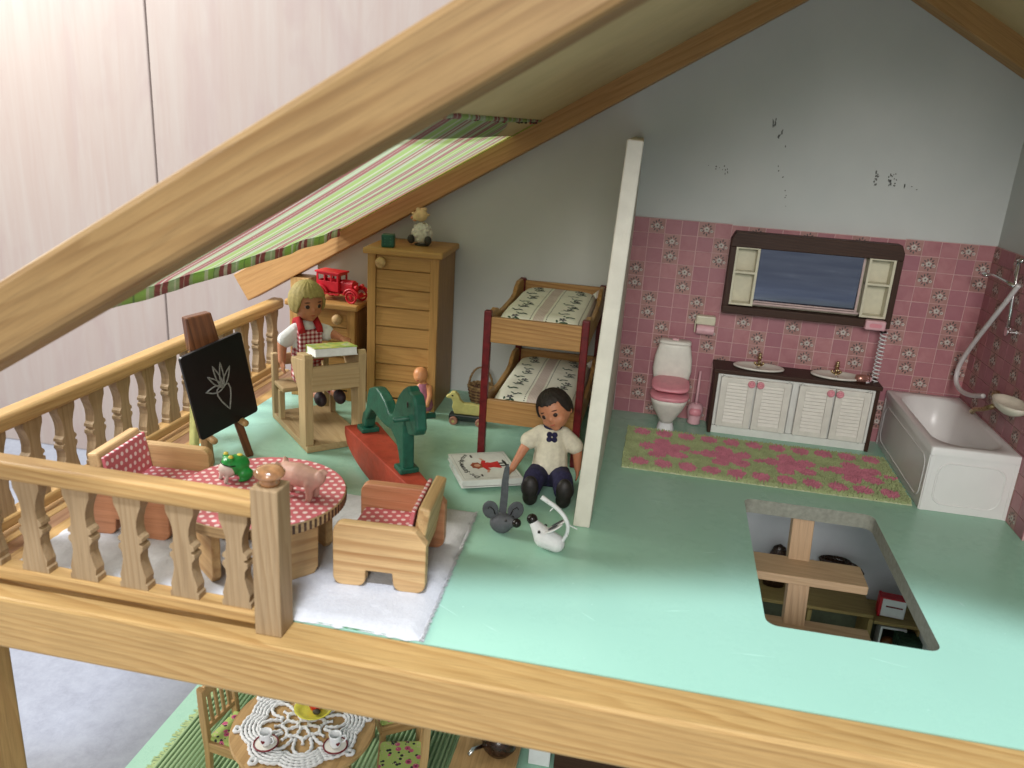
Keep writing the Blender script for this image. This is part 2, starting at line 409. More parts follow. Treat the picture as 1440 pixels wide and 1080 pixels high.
# lower storey
def rug_green_mat():
    m, nt, b = mat_new('ribbed_green'); v = objco(nt, rand=False); s = sepxyz(nt, v)
    w = mth(nt, 'SINE', mth(nt, 'MULTIPLY', s[0], 17)); n = noise(nt, v, 8, 3)
    lk(nt, ramp(nt, mth(nt, 'MULTIPLY_ADD', w, .3, mth(nt, 'MULTIPLY_ADD', n, .4, .3)), [(.2, (.15, .25, .12)), (.8, (.30, .42, .22))]), b.inputs['Base Color'])
    b.inputs['Roughness'].default_value = .95; return m
lowfloor = slab('lower_floor', M_FLOOR, -14.3, 43.1, -1.0, 36, -23, -22)
slab('lower_wall_back', plain('pale_grey_blue_wall', (.52, .52, .55), .8, .05, .3, .1, 8), -14.3, 43.1, 36.0, 37, -22, -1.0)
slab('lower_wall_right', M_WALL, 43.1, 44.1, 0, 36, -22, -1.0)
def stone_mat():
    m, nt, b = mat_new('grey_stone'); v = objco(nt, rand=False)
    f = noise(nt, v, 1.1, 9, .85, .4); g = noise(nt, v, .3, 4); h = noise(nt, v, 3.5, 9, .85, .8)
    c = ramp(nt, f, [(.3, (.19, .20, .235)), (.62, (.27, .285, .325))])
    c = mix(nt, ramp(nt, g, [(.4, (0, 0, 0)), (.7, (.4, .4, .4))]), c, (.32, .34, .38))
    c = mix(nt, ramp(nt, h, [(.30, (.8, .8, .8)), (.36, (0, 0, 0))]), c, (.12, .125, .14))
    lk(nt, c, b.inputs['Base Color']); b.inputs['Roughness'].default_value = .5; bump(nt, b, h, .3, .05); return m
slab('ground', stone_mat(), -160, 160, -90, 62, -25, -24)
def laminate_mat():
    m, nt, b = mat_new('pinkish_laminate'); v = objco(nt, (1.6, 1, .10)); v2 = objco(nt, (1, 1, .35))
    f = noise(nt, v, .5, 5, .6, .6); g = noise(nt, v2, .12, 4, .6, 1.2); h = noise(nt, v, 5, 3)
    c = ramp(nt, f, [(.3, (.31, .245, .212)), (.7, (.335, .287, .252))])
    c = mix(nt, ramp(nt, g, [(.5, (0, 0, 0)), (.62, (.5, .5, .5)), (.7, (.2, .2, .2))]), c, (.29, .22, .20))
    c = mix(nt, mth(nt, 'MULTIPLY', h, .15), c, (.25, .19, .175))
    v3 = objco(nt, (1, 1, .35)); k = noise(nt, v3, .16, 3, .5, 1.5)
    c = mix(nt, ramp(nt, k, [(.745, (0, 0, 0)), (.765, (.6, .6, .6)), (.78, (0, 0, 0))]), c, (.24, .15, .115))
    lk(nt, c, b.inputs['Base Color']); b.inputs['Roughness'].default_value = .5; return m
lam = laminate_mat()
bgw = tag(MB().box((0, 0, 0), (200, 1, 140)).build('background_wall', plain('panel_gap', (.42, .40, .36), .8), None, (-20, 62.6, 45)), kind='structure')
# panel edges measured at the photographed seam
for i in range(-2, 3):
    cx = -22.8 + 46 * i
    MB().box((0, 0, 0), (45.82, 1.2, 138)).build('panel', lam, bgw, (cx + 23, -.6 - .5, 0), bevel=.14)

# roof boards
def slope_obj(name, mat_or_kind, xa, xb, zf, y0, y1, off, th, smooth=False, bevel=0, parent=None, board_axis='X'):
    """board lying along a roof slope: xa..xb along x, underside off above the line zf, thickness th (vertical)"""
    pa = Vector((xa, 0, zf(xa))); pb = Vector((xb, 0, zf(xb))); L = (pb - pa).length; ang = math.atan2(pb.z - pa.z, pb.x - pa.x)
    pc = (pa + pb) / 2; nrm = Vector((-sin(ang), 0, cos(ang))); t = th * cos(ang); o2 = off * cos(ang)
    loc = pc + nrm * (o2 + t / 2); loc.y = (y0 + y1) / 2
    m = wood(mat_or_kind, 'X') if isinstance(mat_or_kind, str) else mat_or_kind
    return MB().box((0, 0, 0), (L, y1 - y0, t)).build(name, m, parent, loc, (0, -ang, 0), bevel=bevel)
tag(slope_obj('roof', M_CEIL, 6.9, RIDGE_X, zl, -2.3, 36.9, 1.75, .8), kind='structure')
tag(slope_obj('roof', M_CEIL, RIDGE_X, 46, zr, -2.3, 36.9, 1.75, .8), kind='structure')
tag(MB().prism([(RIDGE_X - 3, RIDGE_Z - .9 + 1.75), (RIDGE_X, RIDGE_Z + 1.7), (RIDGE_X + 3, RIDGE_Z - .9 + 1.75), (RIDGE_X + 3, RIDGE_Z + 1.4), (RIDGE_X, RIDGE_Z + 3.6), (RIDGE_X - 3, RIDGE_Z + 1.4)], -2.3, 37.2, 'XZ').build('roof_ridge_cap', M_CEIL), kind='structure')
tag(slope_obj('roof_rafter', 'rafter_pine', -19.5, RIDGE_X + 1.2, zl, -4.75, -2.35, 0, 3.05, bevel=.28), 'big blurred pine rafter crossing the top left in front of the roof', 'rafter')
tag(slope_obj('roof_rafter', 'back_rafter_pine', -16.7, RIDGE_X, zl, 34.0, 35.99, 0, 3.0, bevel=.08), 'brown pine rafter along the back wall behind the striped awning', 'rafter')
tag(slope_obj('roof_rafter', 'back_rafter_pine', RIDGE_X, 46, zr, 34.0, 35.99, 0, 3.0, bevel=.08), 'brown pine rafter at top right, sloping down to the right above the grey wall', 'rafter')
tag(slope_obj('roof_rafter', 'rafter_pine', RIDGE_X + 1.2, 46, zr, -4.75, -2.35, 0, 3.05, bevel=.28), 'front pine rafter on the right slope of the roof', 'rafter')
tag(board('corner_post', 'pine', None, (-11.87, 35.06, 4.55), (1.72, 1.86, 9.1), axis='Z'), 'short pale pine post under the cut end of the back rafter', 'post')
tag(board('corner_post', 'back_rafter_pine', None, (-13.55, -1.1, -13.4), (2.5, 2.1, 21.0), axis='Z', bevel=.15), 'upright pine post below the front floor beam at bottom left', 'post')
tag(board('floor_beam', 'beam_pine', None, (13.9, -1.1, -1.42), (64, 2.2, 2.85), bevel=.16), 'long pine beam along the front edge of the mint floor', 'beam')
tag(board('floor_beam', 'pine', None, (-14.7, 18.1, -1.2), (1.6, 35.9, 2.4), bevel=.06), 'pale pine side beam under the left balcony railing', 'beam')
tag(board('floor_beam', 'brown_heartwood', None, (-13.38, 18.1, -1.24), (1.0, 35.9, 2.4), bevel=.05), 'narrow brown wooden strip beside the left side beam', 'beam')
tag(board('floor_beam', 'pine', None, (-12.4, 18.1, -1.21), (.94, 35.9, 2.4), bevel=.05), 'narrow tan wooden strip between brown strip and mint floor', 'beam')

# railings
def bal_outline(h):
    pr = [(0, .64), (.06, .64), (.075, .56), (.14, .60), (.22, .50), (.32, .40), (.40, .42), (.45, .56), (.485, .54), (.50, .42), (.52, .42), (.535, .55), (.57, .52), (.60, .38), (.68, .34), (.76, .37), (.84, .47), (.91, .60), (.95, .62), (1, .62)]
    return [(w * 1.13, t * h) for t, w in pr] + [(-w * 1.13, t * h) for t, w in reversed(pr)]
BALM = MB().prism(bal_outline(4.76), -.31, .31, 'XZ')
bal_proto = None
def railing(name, label, origin, rz, L, pos, newel=None):
    global bal_proto
    t = thing(name, label, 'railing', origin, rz)
    board('bottom_rail', 'pine', t, (L / 2, 0, .72), (L, .95, .66), bevel=.12)
    tr = MB().prism(rrect(1.15, .95, .26, 5), -L / 2, L / 2, 'YZ').build('top_rail', wood('pine', 'X'), t, (L / 2, 0, 6.28))
    for p in pos:
        if bal_proto is None:
            bal_proto = BALM.build('baluster', wood('pale_wood', 'Z'), t, (p, 0, 1.045), bevel=.02); b = bal_proto
        else:
            b = bal_proto.copy(); C.objects.link(b); b.parent = t; b.location = (p, 0, 1.045)
    return t
fr = railing('balcony_railing', 'front balcony railing of flat shaped balusters ending in a square post with round knob', (-14.9, -.85, 0), 0, 17.3, [16.28 - 2.62 * k for k in range(7)])
board('newel_post', 'pale_wood', fr, (17.3 + .645, .04, 3.68), (1.29, 1.29, 7.36), bevel=.07)
MB().lathe([(.0, 0), (.42, .0), (.46, .16), (.40, .26), (.5, .34), (.66, .46), (.68, .58), (.55, .76), (.3, .86), (0, .88)], 24).build('knob', plain('varnished_knob', (.36, .17, .07), .2, .3, 2, 0, coat=.6), fr, (17.3 + .645, .04, 7.36), smooth=True)
railing('balcony_railing', 'left side balcony railing of flat shaped balusters running back to the rafter', (-14.75, -.9, 0), pi / 2, 36.6, [1.35 + 2.62 * k for k in range(14)])

# awning
def awning_mat():
    m, nt, b = mat_new('striped_awning_cloth'); v = objco(nt, rand=False); s = sepxyz(nt, v)
    g1, g2, wh, rd, dk = (.34, .50, .14), (.40, .50, .30), (.60, .60, .50), (.32, .08, .09), (.16, .26, .10)
    seq = [(0, g1), (.07, dk), (.08, g1), (.15, wh), (.17, g2), (.21, rd), (.255, wh), (.27, rd), (.32, g2), (.37, wh), (.385, g2), (.42, rd), (.465, wh), (.475, rd), (.53, g2), (.56, g1), (.66, wh), (.69, g1), (.74, dk), (.75, g2), (.79, rd), (.83, wh), (.86, rd), (.90, g2), (.95, wh), (.97, g2)]
    fr_ = mth(nt, 'FRACT', mth(nt, 'MULTIPLY_ADD', s[0], .012, mth(nt, 'MULTIPLY', s[1], 1 / 11.5)))
    n = N(nt, 'ShaderNodeValToRGB'); n.color_ramp.interpolation = 'CONSTANT'; e = n.color_ramp.elements
    while len(e) < len(seq): e.new(.5)
    for i, (p, c) in enumerate(seq): e[i].position = p; e[i].color = rgb(c)
    lk(nt, fr_, n.inputs[0])
    f = noise(nt, v, 14, 2); c = mix(nt, mth(nt, 'MULTIPLY', f, .2), n.outputs[0], (.8, .8, .7))
    lk(nt, c, b.inputs['Base Color']); b.inputs['Roughness'].default_value = .9
    tr = N(nt, 'ShaderNodeBsdfTranslucent'); lk(nt, c, tr.inputs[0]); mx = N(nt, 'ShaderNodeMixShader'); mx.inputs[0].default_value = .42
    lk(nt, b.outputs[0], mx.inputs[1]); lk(nt, tr.outputs[0], mx.inputs[2]); lk(nt, mx.outputs[0], nt.nodes['Material Output'].inputs[0])
    bump(nt, b, noise(nt, v, 22, 2), .3, .02); return m
def awning():
    t = thing('striped_awning', 'green, white and dark red striped cloth awning stretched under the left roof slope', 'awning', (-8, 17, 13.7))
    mb = MB(); nx, ny = 30, 60; vs = []
    for i in range(nx + 1):
        x = -8 + 16.2 * i / nx
        for j in range(ny + 1):
            y = -2.2 + 36.15 * j / ny
            sag = -.35 * sin(pi * j / ny) * sin(pi * (.15 + .75 * i / nx)) + .02 * sin(y * 1.1 + x * .4) * (1 - i / nx)
            vs.append((x + .12 * sin(y * .9) * (i == 0) + 8, y - 17, zl(x) + 1.85 + sag - 13.7))
    fs = [(i * (ny + 1) + j, (i + 1) * (ny + 1) + j, (i + 1) * (ny + 1) + j + 1, i * (ny + 1) + j + 1) for i in range(nx) for j in range(ny)]
    am = awning_mat()
    o = mb.add(vs, fs).build('cloth', am, t, smooth=True)
    hb = MB(); hv = []
    for j in range(ny + 1):
        y0 = vs[j]
        for k, (dx, dz) in enumerate(((0.1, .02), (-.1, -.02), (-.16, -.32), (-.1, -.62), (.0, -.64), (.02, -.3))): hv.append((y0[0] + dx + .03 * sin(j * 1.3) * k / 3, y0[1], y0[2] + dz + .02 * sin(j * .8) * (k > 2)))
    n = 6
    hb.add(hv, [(j * n + k, j * n + (k + 1) % n, (j + 1) * n + (k + 1) % n, (j + 1) * n + k) for j in range(ny) for k in range(n)])
    h = hb.build('hem', am, t, smooth=True)
    # rolled top seam and stitches along the back edge
    MB().tube([(vs[nx * (ny + 1) + j][0] + .05 * sin(j * 2.1), vs[nx * (ny + 1) + j][1], vs[nx * (ny + 1) + j][2] - .05) for j in range(ny + 1)], .16, 8).build('top_seam', am, t, smooth=True)
    sb = MB()
    for i in range(110):
        x = -8 + 16.0 * i / 110
        sb.ell((x + 8, 33.75 - 17, zl(x) + 1.72 - 13.7), (.09, .07, .05), nu=6, nv=4)
    sb.build('stitching', plain('lime_thread', (.25, .42, .03), .8, .2), t, smooth=True)
    sb = MB()
    for i in range(60):
        y = R_.uniform(0, 33)
        sb.ell((-.14, y - 17, zl(-8) + 1.86 - 13.7 + R_.uniform(-.06, .04)), (.07, R_.uniform(.08, .22), .05), nu=6, nv=4, m=R_.choice([0, 0, 1]))
    for i in range(46):
        y = R_.uniform(-1, 33.5)
        sb.ell((16.2, y - 17, zl(8.2) + 1.6 - 13.7 + R_.uniform(-.06, .04)), (.09, R_.uniform(.1, .3), .07), nu=6, nv=4, m=R_.choice([0, 2, 2]))
    sb.build('frayed_thread', [plain('red_thread', (.30, .02, .03), .8, .2), CACHE['lime_thread'], plain('dark_thread', (.03, .02, .02), .9)], t, smooth=True)
awning()

sc_ = MB()
for (x, y, a, L, w_) in ((36.6, 11.2, 1.9, .5, .05), (9.9, 3.2, -.55, 2.6, .02), (12.8, 2.0, -.5, 1.2, .015), (21.5, 6.1, .3, 1.4, .012), (17.2, 4.3, 2.5, .9, .012), (25, 3.4, .1, 2.2, .012), (31.4, 4.6, -.2, 1.6, .015), (38.4, 7.2, .8, 1.1, .015), (23.4, 12.8, .4, .8, .014), (12.9, 7.9, 1.2, .6, .016), (20.3, 18.7, -.1, 1.3, .012), (5.2, 24.3, .3, .9, .014)):
    sc_.prism([(x + L / 2 * cos(a), y + L / 2 * sin(a)), (x - w_ * sin(a), y + w_ * cos(a)), (x - L / 2 * cos(a), y - L / 2 * sin(a)), (x + w_ * sin(a), y - w_ * cos(a))], .001, .006, 'XY')
for i in range(90):
    x, y, q = R_.uniform(-4, 42), R_.uniform(.6, 30), R_.uniform(.015, .04)
    if 25 < x < 35 and 5.5 < y < 22: continue
    sc_.prism([(x + q * cos(k * 1.26), y + q * sin(k * 1.26)) for k in range(5)], .001, .008, 'XY')
tag(sc_.build('floor_scratch', plain('scratch_white', (.46, .66, .56), .7), weld=False), kind='stuff', label='fine pale scratches and dust specks on the mint green floor')
# partition
pw = MB(); ypf, ypb = 13.57, 35.98
vs = []
for (y, xs) in ((ypf, 0), (ypb, 0)):
    pass
pm = MB().add([(15.27, ypf, 0), (16.28, ypf, 0), (16.0, ypb, 0), (15.0, ypb, 0), (16.2, ypf, 22.6), (17.06, ypf, 22.55), (16.2, ypb, 22.5), (15.35, ypb, 22.5)],
    [(0, 3, 2, 1), (4, 5, 6, 7), (0, 1, 5, 4), (1, 2, 6, 5), (2, 3, 7, 6), (3, 0, 4, 7)])
o = pm.build('partition_wall', plain('old_cream_paint', (.66, .63, .54), .6, .09, .5, .3, 7), None, bevel=.08)
tag(o, 'tall narrow off-white partition standing between the bunk bed and the pink bathroom', 'partition')
PART_X = 16.05

# ------------------------------------------------------------------ bathroom
def tile_mat():
    m, nt, b = mat_new('pink_tile'); v = objco(nt, (1, 1, 1)); oi = N(nt, 'ShaderNodeObjectInfo')
    f = noise(nt, v, .9, 4, .6, .5)
    c = ramp(nt, f, [(.25, (.38, .14, .16)), (.75, (.50, .24, .245))])
    c = mix(nt, mth(nt, 'MULTIPLY', oi.outputs['Random'], .7), c, (.33, .125, .165))
    lk(nt, c, b.inputs['Base Color']); b.inputs['Roughness'].default_value = .45; bump(nt, b, noise(nt, v, 3, 3), .12, .05); return m
def tile_mat2():
    m, nt, b = mat_new('dusky_tile'); v = objco(nt, (1, 1, 1))
    f = noise(nt, v, .9, 4, .6, .5)
    lk(nt, ramp(nt, f, [(.25, (.33, .16, .145)), (.75, (.46, .25, .23))]), b.inputs['Base Color']); b.inputs['Roughness'].default_value = .45; return m
T1, T2 = tile_mat(), tile_mat2()
M_TW = plain('tile_print_white', (.56, .50, .46), .6, .1); M_TD = plain('tile_print_grey', (.11, .09, .085), .6, .3); M_GROUT = plain('tile_grout_pink', (.64, .41, .40), .7, .1)
TW, TH = 1.2857, 1.175
def tile_mesh(flower):
    mb = MB(); w, h = TW - .06, TH - .06
    mb.box((0, 0, 0), (w, .06, h))
    if flower:
        y0, y1 = -.034, -.03
        def disc(cx, cz, r, m, k=8, sq=1): mb.prism([(cx + r * cos(2 * pi * i / k), cz + r * sq * sin(2 * pi * i / k)) for i in range(k)], y0 - .002 * m, y1 + .0, 'XZ', m)
        rr = random.Random(3)
        for a in range(11):          # dark leaves round the flowers
            an = 2 * pi * a / 11 + .2; L = .38 + .06 * (a % 3)
            cx, cz = L * .8 * cos(an), L * .8 * sin(an) + .03
            ux, uz = cos(an), sin(an)
            mb.prism([(cx + ux * .15, cz + uz * .15), (cx - uz * .065, cz + ux * .065), (cx - ux * .12, cz - uz * .12), (cx + uz * .065, cz - ux * .065)], y0 - .001, y1, 'XZ', 2)
        def flower_at(cx, cz, s):
            for i in range(5):
                a = 2 * pi * i / 5 + .3; disc(cx + .12 * s * cos(a), cz + .12 * s * sin(a), .085 * s, 3, 6)
            disc(cx, cz, .062 * s, 4, 6)
        flower_at(0, .03, 1.12); flower_at(.40, -.10, .62); flower_at(-.41, -.08, .55)
    me = mb.build('tile', [T2 if flower else T1, T1, M_TD, M_TW, M_TD])
    d = me.data; bpy.data.objects.remove(me); return d
TM = [tile_mesh(False), tile_mesh(True)]
def tile_sheet(label, origin, rz, cols, rows, c0, skip=None, ax=0):
    """origin: lower left corner of the sheet, tiles run along local x"""
    t = thing('tiled_panel', label, 'tiled panel', origin, rz)
    w, h = cols * TW, rows * TH
    MB().box((w / 2, -.05, h / 2), (w, .1, h)).build('backing_sheet', M_GROUT, t)
    for r in range(rows):        # r from top
        for c in range(cols):
            x, z = (c + .5) * TW, h - (r + .5) * TH
            if skip and skip(origin[0] + x, z): continue
            fl = ((r + 1) // 2 + 1) % 3 == (c + c0) % 3
            o = bpy.data.objects.new('tile', TM[1 if fl else 0]); C.objects.link(o); o.parent = t
            o.location = (x + R_.uniform(-.008, .008), -.12, z + R_.uniform(-.008, .008)); o.rotation_euler = (R_.uniform(-.012, .012), R_.uniform(-.006, .006), R_.uniform(-.014, .014))
behind = lambda x, z: (24.6 < x < 35.6 and 10.3 < z < 15.6) or (24.8 < x < 35.6 and z < 4.2)
tile_sheet('pink flowered tile sheet behind the toilet, left of the mirror cabinet', (16.05, 35.95, .02), 0, 6, 14, 0)
tile_sheet('pink flowered tile sheet behind the mirror cabinet and the double washbasin', (23.764, 35.98, -.06), 0, 10, 14, 0, behind)
tile_sheet('pink flowered tile sheet behind the bathtub, right of the mirror cabinet', (36.62, 35.95, .0), 0, 5, 14, 1)
TILE_R = tile_sheet('pink flowered tile sheet on the right wall behind the shower rail', (43.05, 35.85, .0), -pi / 2, 12, 14, 1)

# vanity
def vanity():
    t = thing('double_vanity', 'white double washbasin cabinet with louvred doors and dark brown top', 'vanity', (30.1, 33.1, 0))
    wn = wood('walnut', 'X'); wz = wood('walnut', 'Z')
    MB().box((0, 1.35, 5.28), (12.7, 3.0, .34)).build('countertop', wn, t, bevel=.05)
    for s in (-1, 1): MB().box((s * 6.1, 1.45, 2.55), (.28, 2.8, 5.1)).build('side_panel', wz, t, bevel=.03)
    MB().box((0, 1.6, 2.9), (11.9, 2.4, 4.5)).build('carcass', M_WHITE, t)
    MB().box((0, .3, .32), (11.9, .25, .64)).build('plinth', M_WHITE, t, bevel=.04)
    MB().box((0, .26, 4.97), (11.9, .2, .24)).build('top_strip', M_WHITE, t, bevel=.03)
    MB().box((0, .26, 2.85), (.42, .3, 4.3)).build('centre_post', M_WHITE, t, bevel=.03)
    for s in (-1, 1): MB().box((s * 5.85, .26, 2.85), (.2, .3, 4.3)).build('edge_post', M_WHITE, t, bevel=.03)
    for i, cx in enumerate((-4.38, -1.62, 1.62, 4.38)):
        w, h = 2.6, 4.1
        d = MB()
        for s in (-1, 1): d.box((s * (w / 2 - .24), 0, 0), (.48, .22, h))
        for s in (-1, 1): d.box((0, 0, s * (h / 2 - .2)), (w - .96, .22, .40))
        d.box((0, .07, 0), (w - .9, .05, h - .7))
        dr = d.build('door', M_CREAM, t, (cx, .05, 2.78), bevel=.03)
        for k in range(12):
            z = -h / 2 + .5 + k * (h - 1.0) / 11
            MB().box((0, 0, 0), (w - 1.0, .05, .24)).build('slat', M_CREAM, dr, (0, -.04, z), (-.45, 0, 0))
        s = 1 if i % 2 == 0 else -1
        MB().lathe([(0, -.12), (.10, -.13), (.13, -.1), (.14, -.16), (.27, -.16), (.3, -.08), (.28, 0)], 18, axis='Y').build('knob', M_PINK, dr, (s * (w / 2 - .26), -.12, h / 2 - .34), smooth=True)
        for s2 in (-1, 1): MB().lathe([(.09, -.09), (.09, .09)], 8).build('hinge', M_WHITE, dr, (-s * (w / 2 - .2), .02, s2 * (h / 2 + .03)))
    for cx in (-2.85, 3.15):
        b = MB().lathe([(0, -.02), (.9, .0), (1.5, .08), (1.78, .16), (1.92, .18), (2.0, .12), (1.97, .03), (1.8, 0)], 32, sy=.58)
        bb = b.build('basin', M_CREAM, t, (cx, 1.35, 5.50), smooth=True)
        MB().lathe([(.14, 0), (.14, .03), (0, .03)], 12).build('drain', M_CHROME, bb, (0, 0, 0))
        f = MB(); f.lathe([(.34, 0), (.34, .08), (.14, .12), (.14, .6), (.2, .64), (.2, .72), (.08, .76), (.14, .86), (.16, .95), (.08, 1.05), (0, 1.06)], 14)
        f.tube([(0, 0, .45), (0, -.3, .55), (0, -.58, .5), (0, -.64, .36)], [.1, .1, .09, .08], 8)
        for s in (-1, 1): f.ell((s * .32, 0, .18), (.12, .12, .14), nu=8, nv=6)
        f.build('tap', M_BRASS, t, (cx + .1, 2.2, 5.5), smooth=True)
vanity()
def mirror_cab():
    t = thing('mirror_cabinet', 'dark brown framed bathroom mirror with ivory shelf compartments at each side', 'mirror cabinet', (30.1, 35.8, 12.87))
    wn = wood('walnut', 'X'); D = 1.25; w, h = 12.65, 6.4
    yc = -D / 2
    MB().prism([(-w / 2, 2.05), (w / 2, 2.05), (w / 2, 2.6), (w / 2 - .28, h / 2), (-w / 2 + .28, h / 2), (-w / 2, 2.6)], -D, 0, 'XZ').build('top_board', wn, t, bevel=.05)
    MB().box((0, yc, -2.9), (w, D, .6)).build('bottom_board', wn, t, bevel=.05)
    for s in (-1, 1): MB().box((s * (w / 2 - .22), yc, -.28), (.44, D, 4.64)).build('side_board', wood('walnut', 'Z'), t, bevel=.03)
    MB().box((0, -.08, -.3), (11.8, .16, 4.7)).build('back_board', M_SHELL, t)
    m, nt, b = mat_new('mirror_painted_reflection'); b.inputs['Metallic'].default_value = 1; b.inputs['Roughness'].default_value = .10
    v = objco(nt, (.22, 1, 2.4)); lk(nt, ramp(nt, noise(nt, v, 1.2, 4), [(.3, (.11, .13, .19)), (.65, (.15, .175, .24)), (.85, (.30, .34, .42))]), b.inputs['Base Color'])  # reflection of a dim room painted in as dark bluish streaks
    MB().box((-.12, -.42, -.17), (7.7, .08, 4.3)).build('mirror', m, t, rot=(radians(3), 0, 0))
    sh = M_SHELL
    def fr(x0, x1):
        cx = (x0 + x1) / 2; f = MB()
        for x in (x0 + .1, x1 - .1): f.box((x, -.72, -.17), (.2, .95, 4.6))
        for z in (2.03, -2.4, .1): f.box((cx, -.72, z), (x1 - x0, .93, .17))
        f.build('shelf_frame', sh, t, bevel=.03)
    fr(-5.9, -4.05); fr(3.95, 5.88)
    f = MB(); f.box((-.05, -.55, -2.33), (8.2, .3, .16)); f.box((-.05, -.55, -2.16), (7.8, .2, .1), m=0); f.box((3.75, -.5, -.17), (.16, .2, 4.3)); f.build('mirror_trim', plain('pale_pink_trim', (.56, .42, .40), .4, .1), t, bevel=.02)
mirror_cab()
def toilet():
    t = thing('toilet', 'cream and white toy toilet with pink seat and raised tank', 'toilet', (20.5, 32.4, 0))
    # tank: rounded body
    vs = MB()
    def ringed(levels, n=24, p=.45):
        out = MB(); V = []
        for z, rx, ry, cy in levels:
            for j in range(n):
                a = 2 * pi * j / n; c_, s_ = cos(a), sin(a)
                V.append((rx * math.copysign(abs(c_) ** p, c_), cy + ry * math.copysign(abs(s_) ** p, s_), z))
        k = len(levels)
        F = [(i * n + j, i * n + (j + 1) % n, (i + 1) * n + (j + 1) % n, (i + 1) * n + j) for i in range(k - 1) for j in range(n)]
        F += [tuple(range(n - 1, -1, -1)), tuple(range((k - 1) * n, k * n))]
        return out.add(V, F)
    ringed([(3.5, 1.15, .4, 1.95), (3.7, 1.4, .52, 1.95), (4.6, 1.56, .6, 1.95), (5.6, 1.5, .6, 1.95), (6.6, 1.28, .55, 1.95), (6.85, 1.2, .5, 1.95)], p=.55).build('tank', M_CREAM, t, smooth=True)
    ld = ringed([(6.8, 1.22, .55, 1.95), (6.86, 1.28, .62, 1.95), (7.02, 1.27, .6, 1.95), (7.1, 1.15, .5, 1.95)], p=.5).build('tank_lid', M_CREAM, t, smooth=True)
    MB().box((0, 1.95, 7.16), (.5, .3, .14)).build('flush_button', M_PALEPINK, ld, bevel=.04)
    ringed([(0, .72, .85, .2), (.15, .7, .83, .2), (.7, .52, .62, .3)], p=.7).build('foot', M_CERAM, t, smooth=True)
    ringed([(.65, .5, .6, .3), (1.1, .7, .8, .2), (1.9, 1.15, 1.15, .1), (2.5, 1.38, 1.4, 0), (2.9, 1.5, 1.5, 0)], p=.75).build('bowl', M_CREAM, t, smooth=True)
    st = ringed([(2.88, 1.5, 1.52, 0), (2.95, 1.56, 1.56, 0), (3.12, 1.56, 1.56, 0), (3.2, 1.5, 1.5, 0)], p=.75).build('seat', M_PINK, t, smooth=True)
    MB().box((0, .7, .25), (2.5, 1.4, .3)).build('seat_gap_shade', plain('inner_pink_shadow', (.50, .10, .10), .4), t, (0, .5, 3.1), bevel=.05)  # dark red block colours in the shade of the gap under the lid
    l = ringed([(0, 1.48, 1.3, 0), (.08, 1.52, 1.34, 0), (.2, 1.5, 1.3, 0), (.27, 1.35, 1.15, 0)], p=.6).build('seat_lid', M_PINK, t, (0, .25, 3.75), (radians(10), 0, 0), smooth=True)
toilet()
def brush():
    t = thing('toilet_brush', 'pink toilet brush in a round holder between toilet and brown cabinet', 'toilet brush', (22.8, 34.7, 0))
    MB().lathe([(0, 0), (.5, 0), (.55, .1), (.5, .3), (.62, .8), (.66, 1.3), (.55, 1.6), (.35, 1.75)], 18).build('holder', M_PALEPINK, t, smooth=True, loc=(0, 0, .1))
    MB().lathe([(0, .9), (.45, .95), (.5, 1.2), (.4, 1.5), (0, 1.6)], 16, sy=.5).build('plate', M_PINK, t, (0, -.5, 0), smooth=True)
    MB().tube([(0, 0, 1.6), (.02, .05, 3.0), (.02, .1, 4.6)], [.14, .11, .09], 8).build('handle', M_PALEPINK, t, smooth=True)
brush()
def paper():
    t = thing('toilet_paper_holder', 'cream wall holder with a pink paper roll, beside the mirror cabinet', 'paper holder', (22.7, 35.8, 8.3))
    MB().box((0, -.35, .45), (1.55, .7, .75)).build('holder', M_SHELL, t, bevel=.12, seg=3)
    MB().box((-.78, -.35, -.1), (.1, .5, 1.0)).build('bracket', M_SHELL, t, bevel=.04)
    MB().lathe([(.1, -.68), (.42, -.68), (.42, .68), (.1, .68)], 18, axis='X').build('paper_roll', M_PALEPINK, t, (0.05, -.4, -.35), smooth=False)
paper()
def dryer():
    t = thing('wall_hairdryer', 'pink hairdryer unit under the mirror with white coiled cord hanging down', 'hairdryer', (35.3, 34.55, 9.9))
    MB().box((0, 0, 0), (1.5, .7, .75)).build('housing', M_PALEPINK, t, bevel=.12, seg=3)
    MB().prism(rrect(.9, .3, .14), -.37, -.34, 'XZ').build('name_plate', M_PINK, t)
    pts = [];
    for i in range(340):
        a = i / 340; z = -.5 - a * 3.9; an = a * 2 * pi * 13
        pts.append((.75 + .24 * cos(an) - .0 * a, -.2 + .24 * sin(an), z))
    pts += [(.5, -.5, -4.55), (.0, -.9, -4.4)]
    MB().tube(pts, .055, 6).build('coiled_cord', M_CERAM, t, smooth=True)
    MB().tube([(.3, 0, -.3), (.6, -.2, -.5), (.9, -.25, -.4)], .09, 8).build('plug', M_BEAD, t, smooth=True)
dryer()
g = thing('hairdryer_handset', 'small pink and copper hairdryer nozzle lying on the brown countertop', 'hairdryer nozzle', (35.0, 33.75, 5.47), radians(15))
MB().lathe([(.12, -.5), (.3, -.45), (.33, 0), (.26, .35), (.3, .5), (0, .5)], 14, axis='X').build('barrel', plain('rose_copper', (.55, .27, .22), .25, .1, 2, 0, metal=.7), g, (0, 0, .3), smooth=True)
MB().box((.45, .05, .28), (.45, .6, .4)).build('grip', M_PALEPINK, g, bevel=.1)

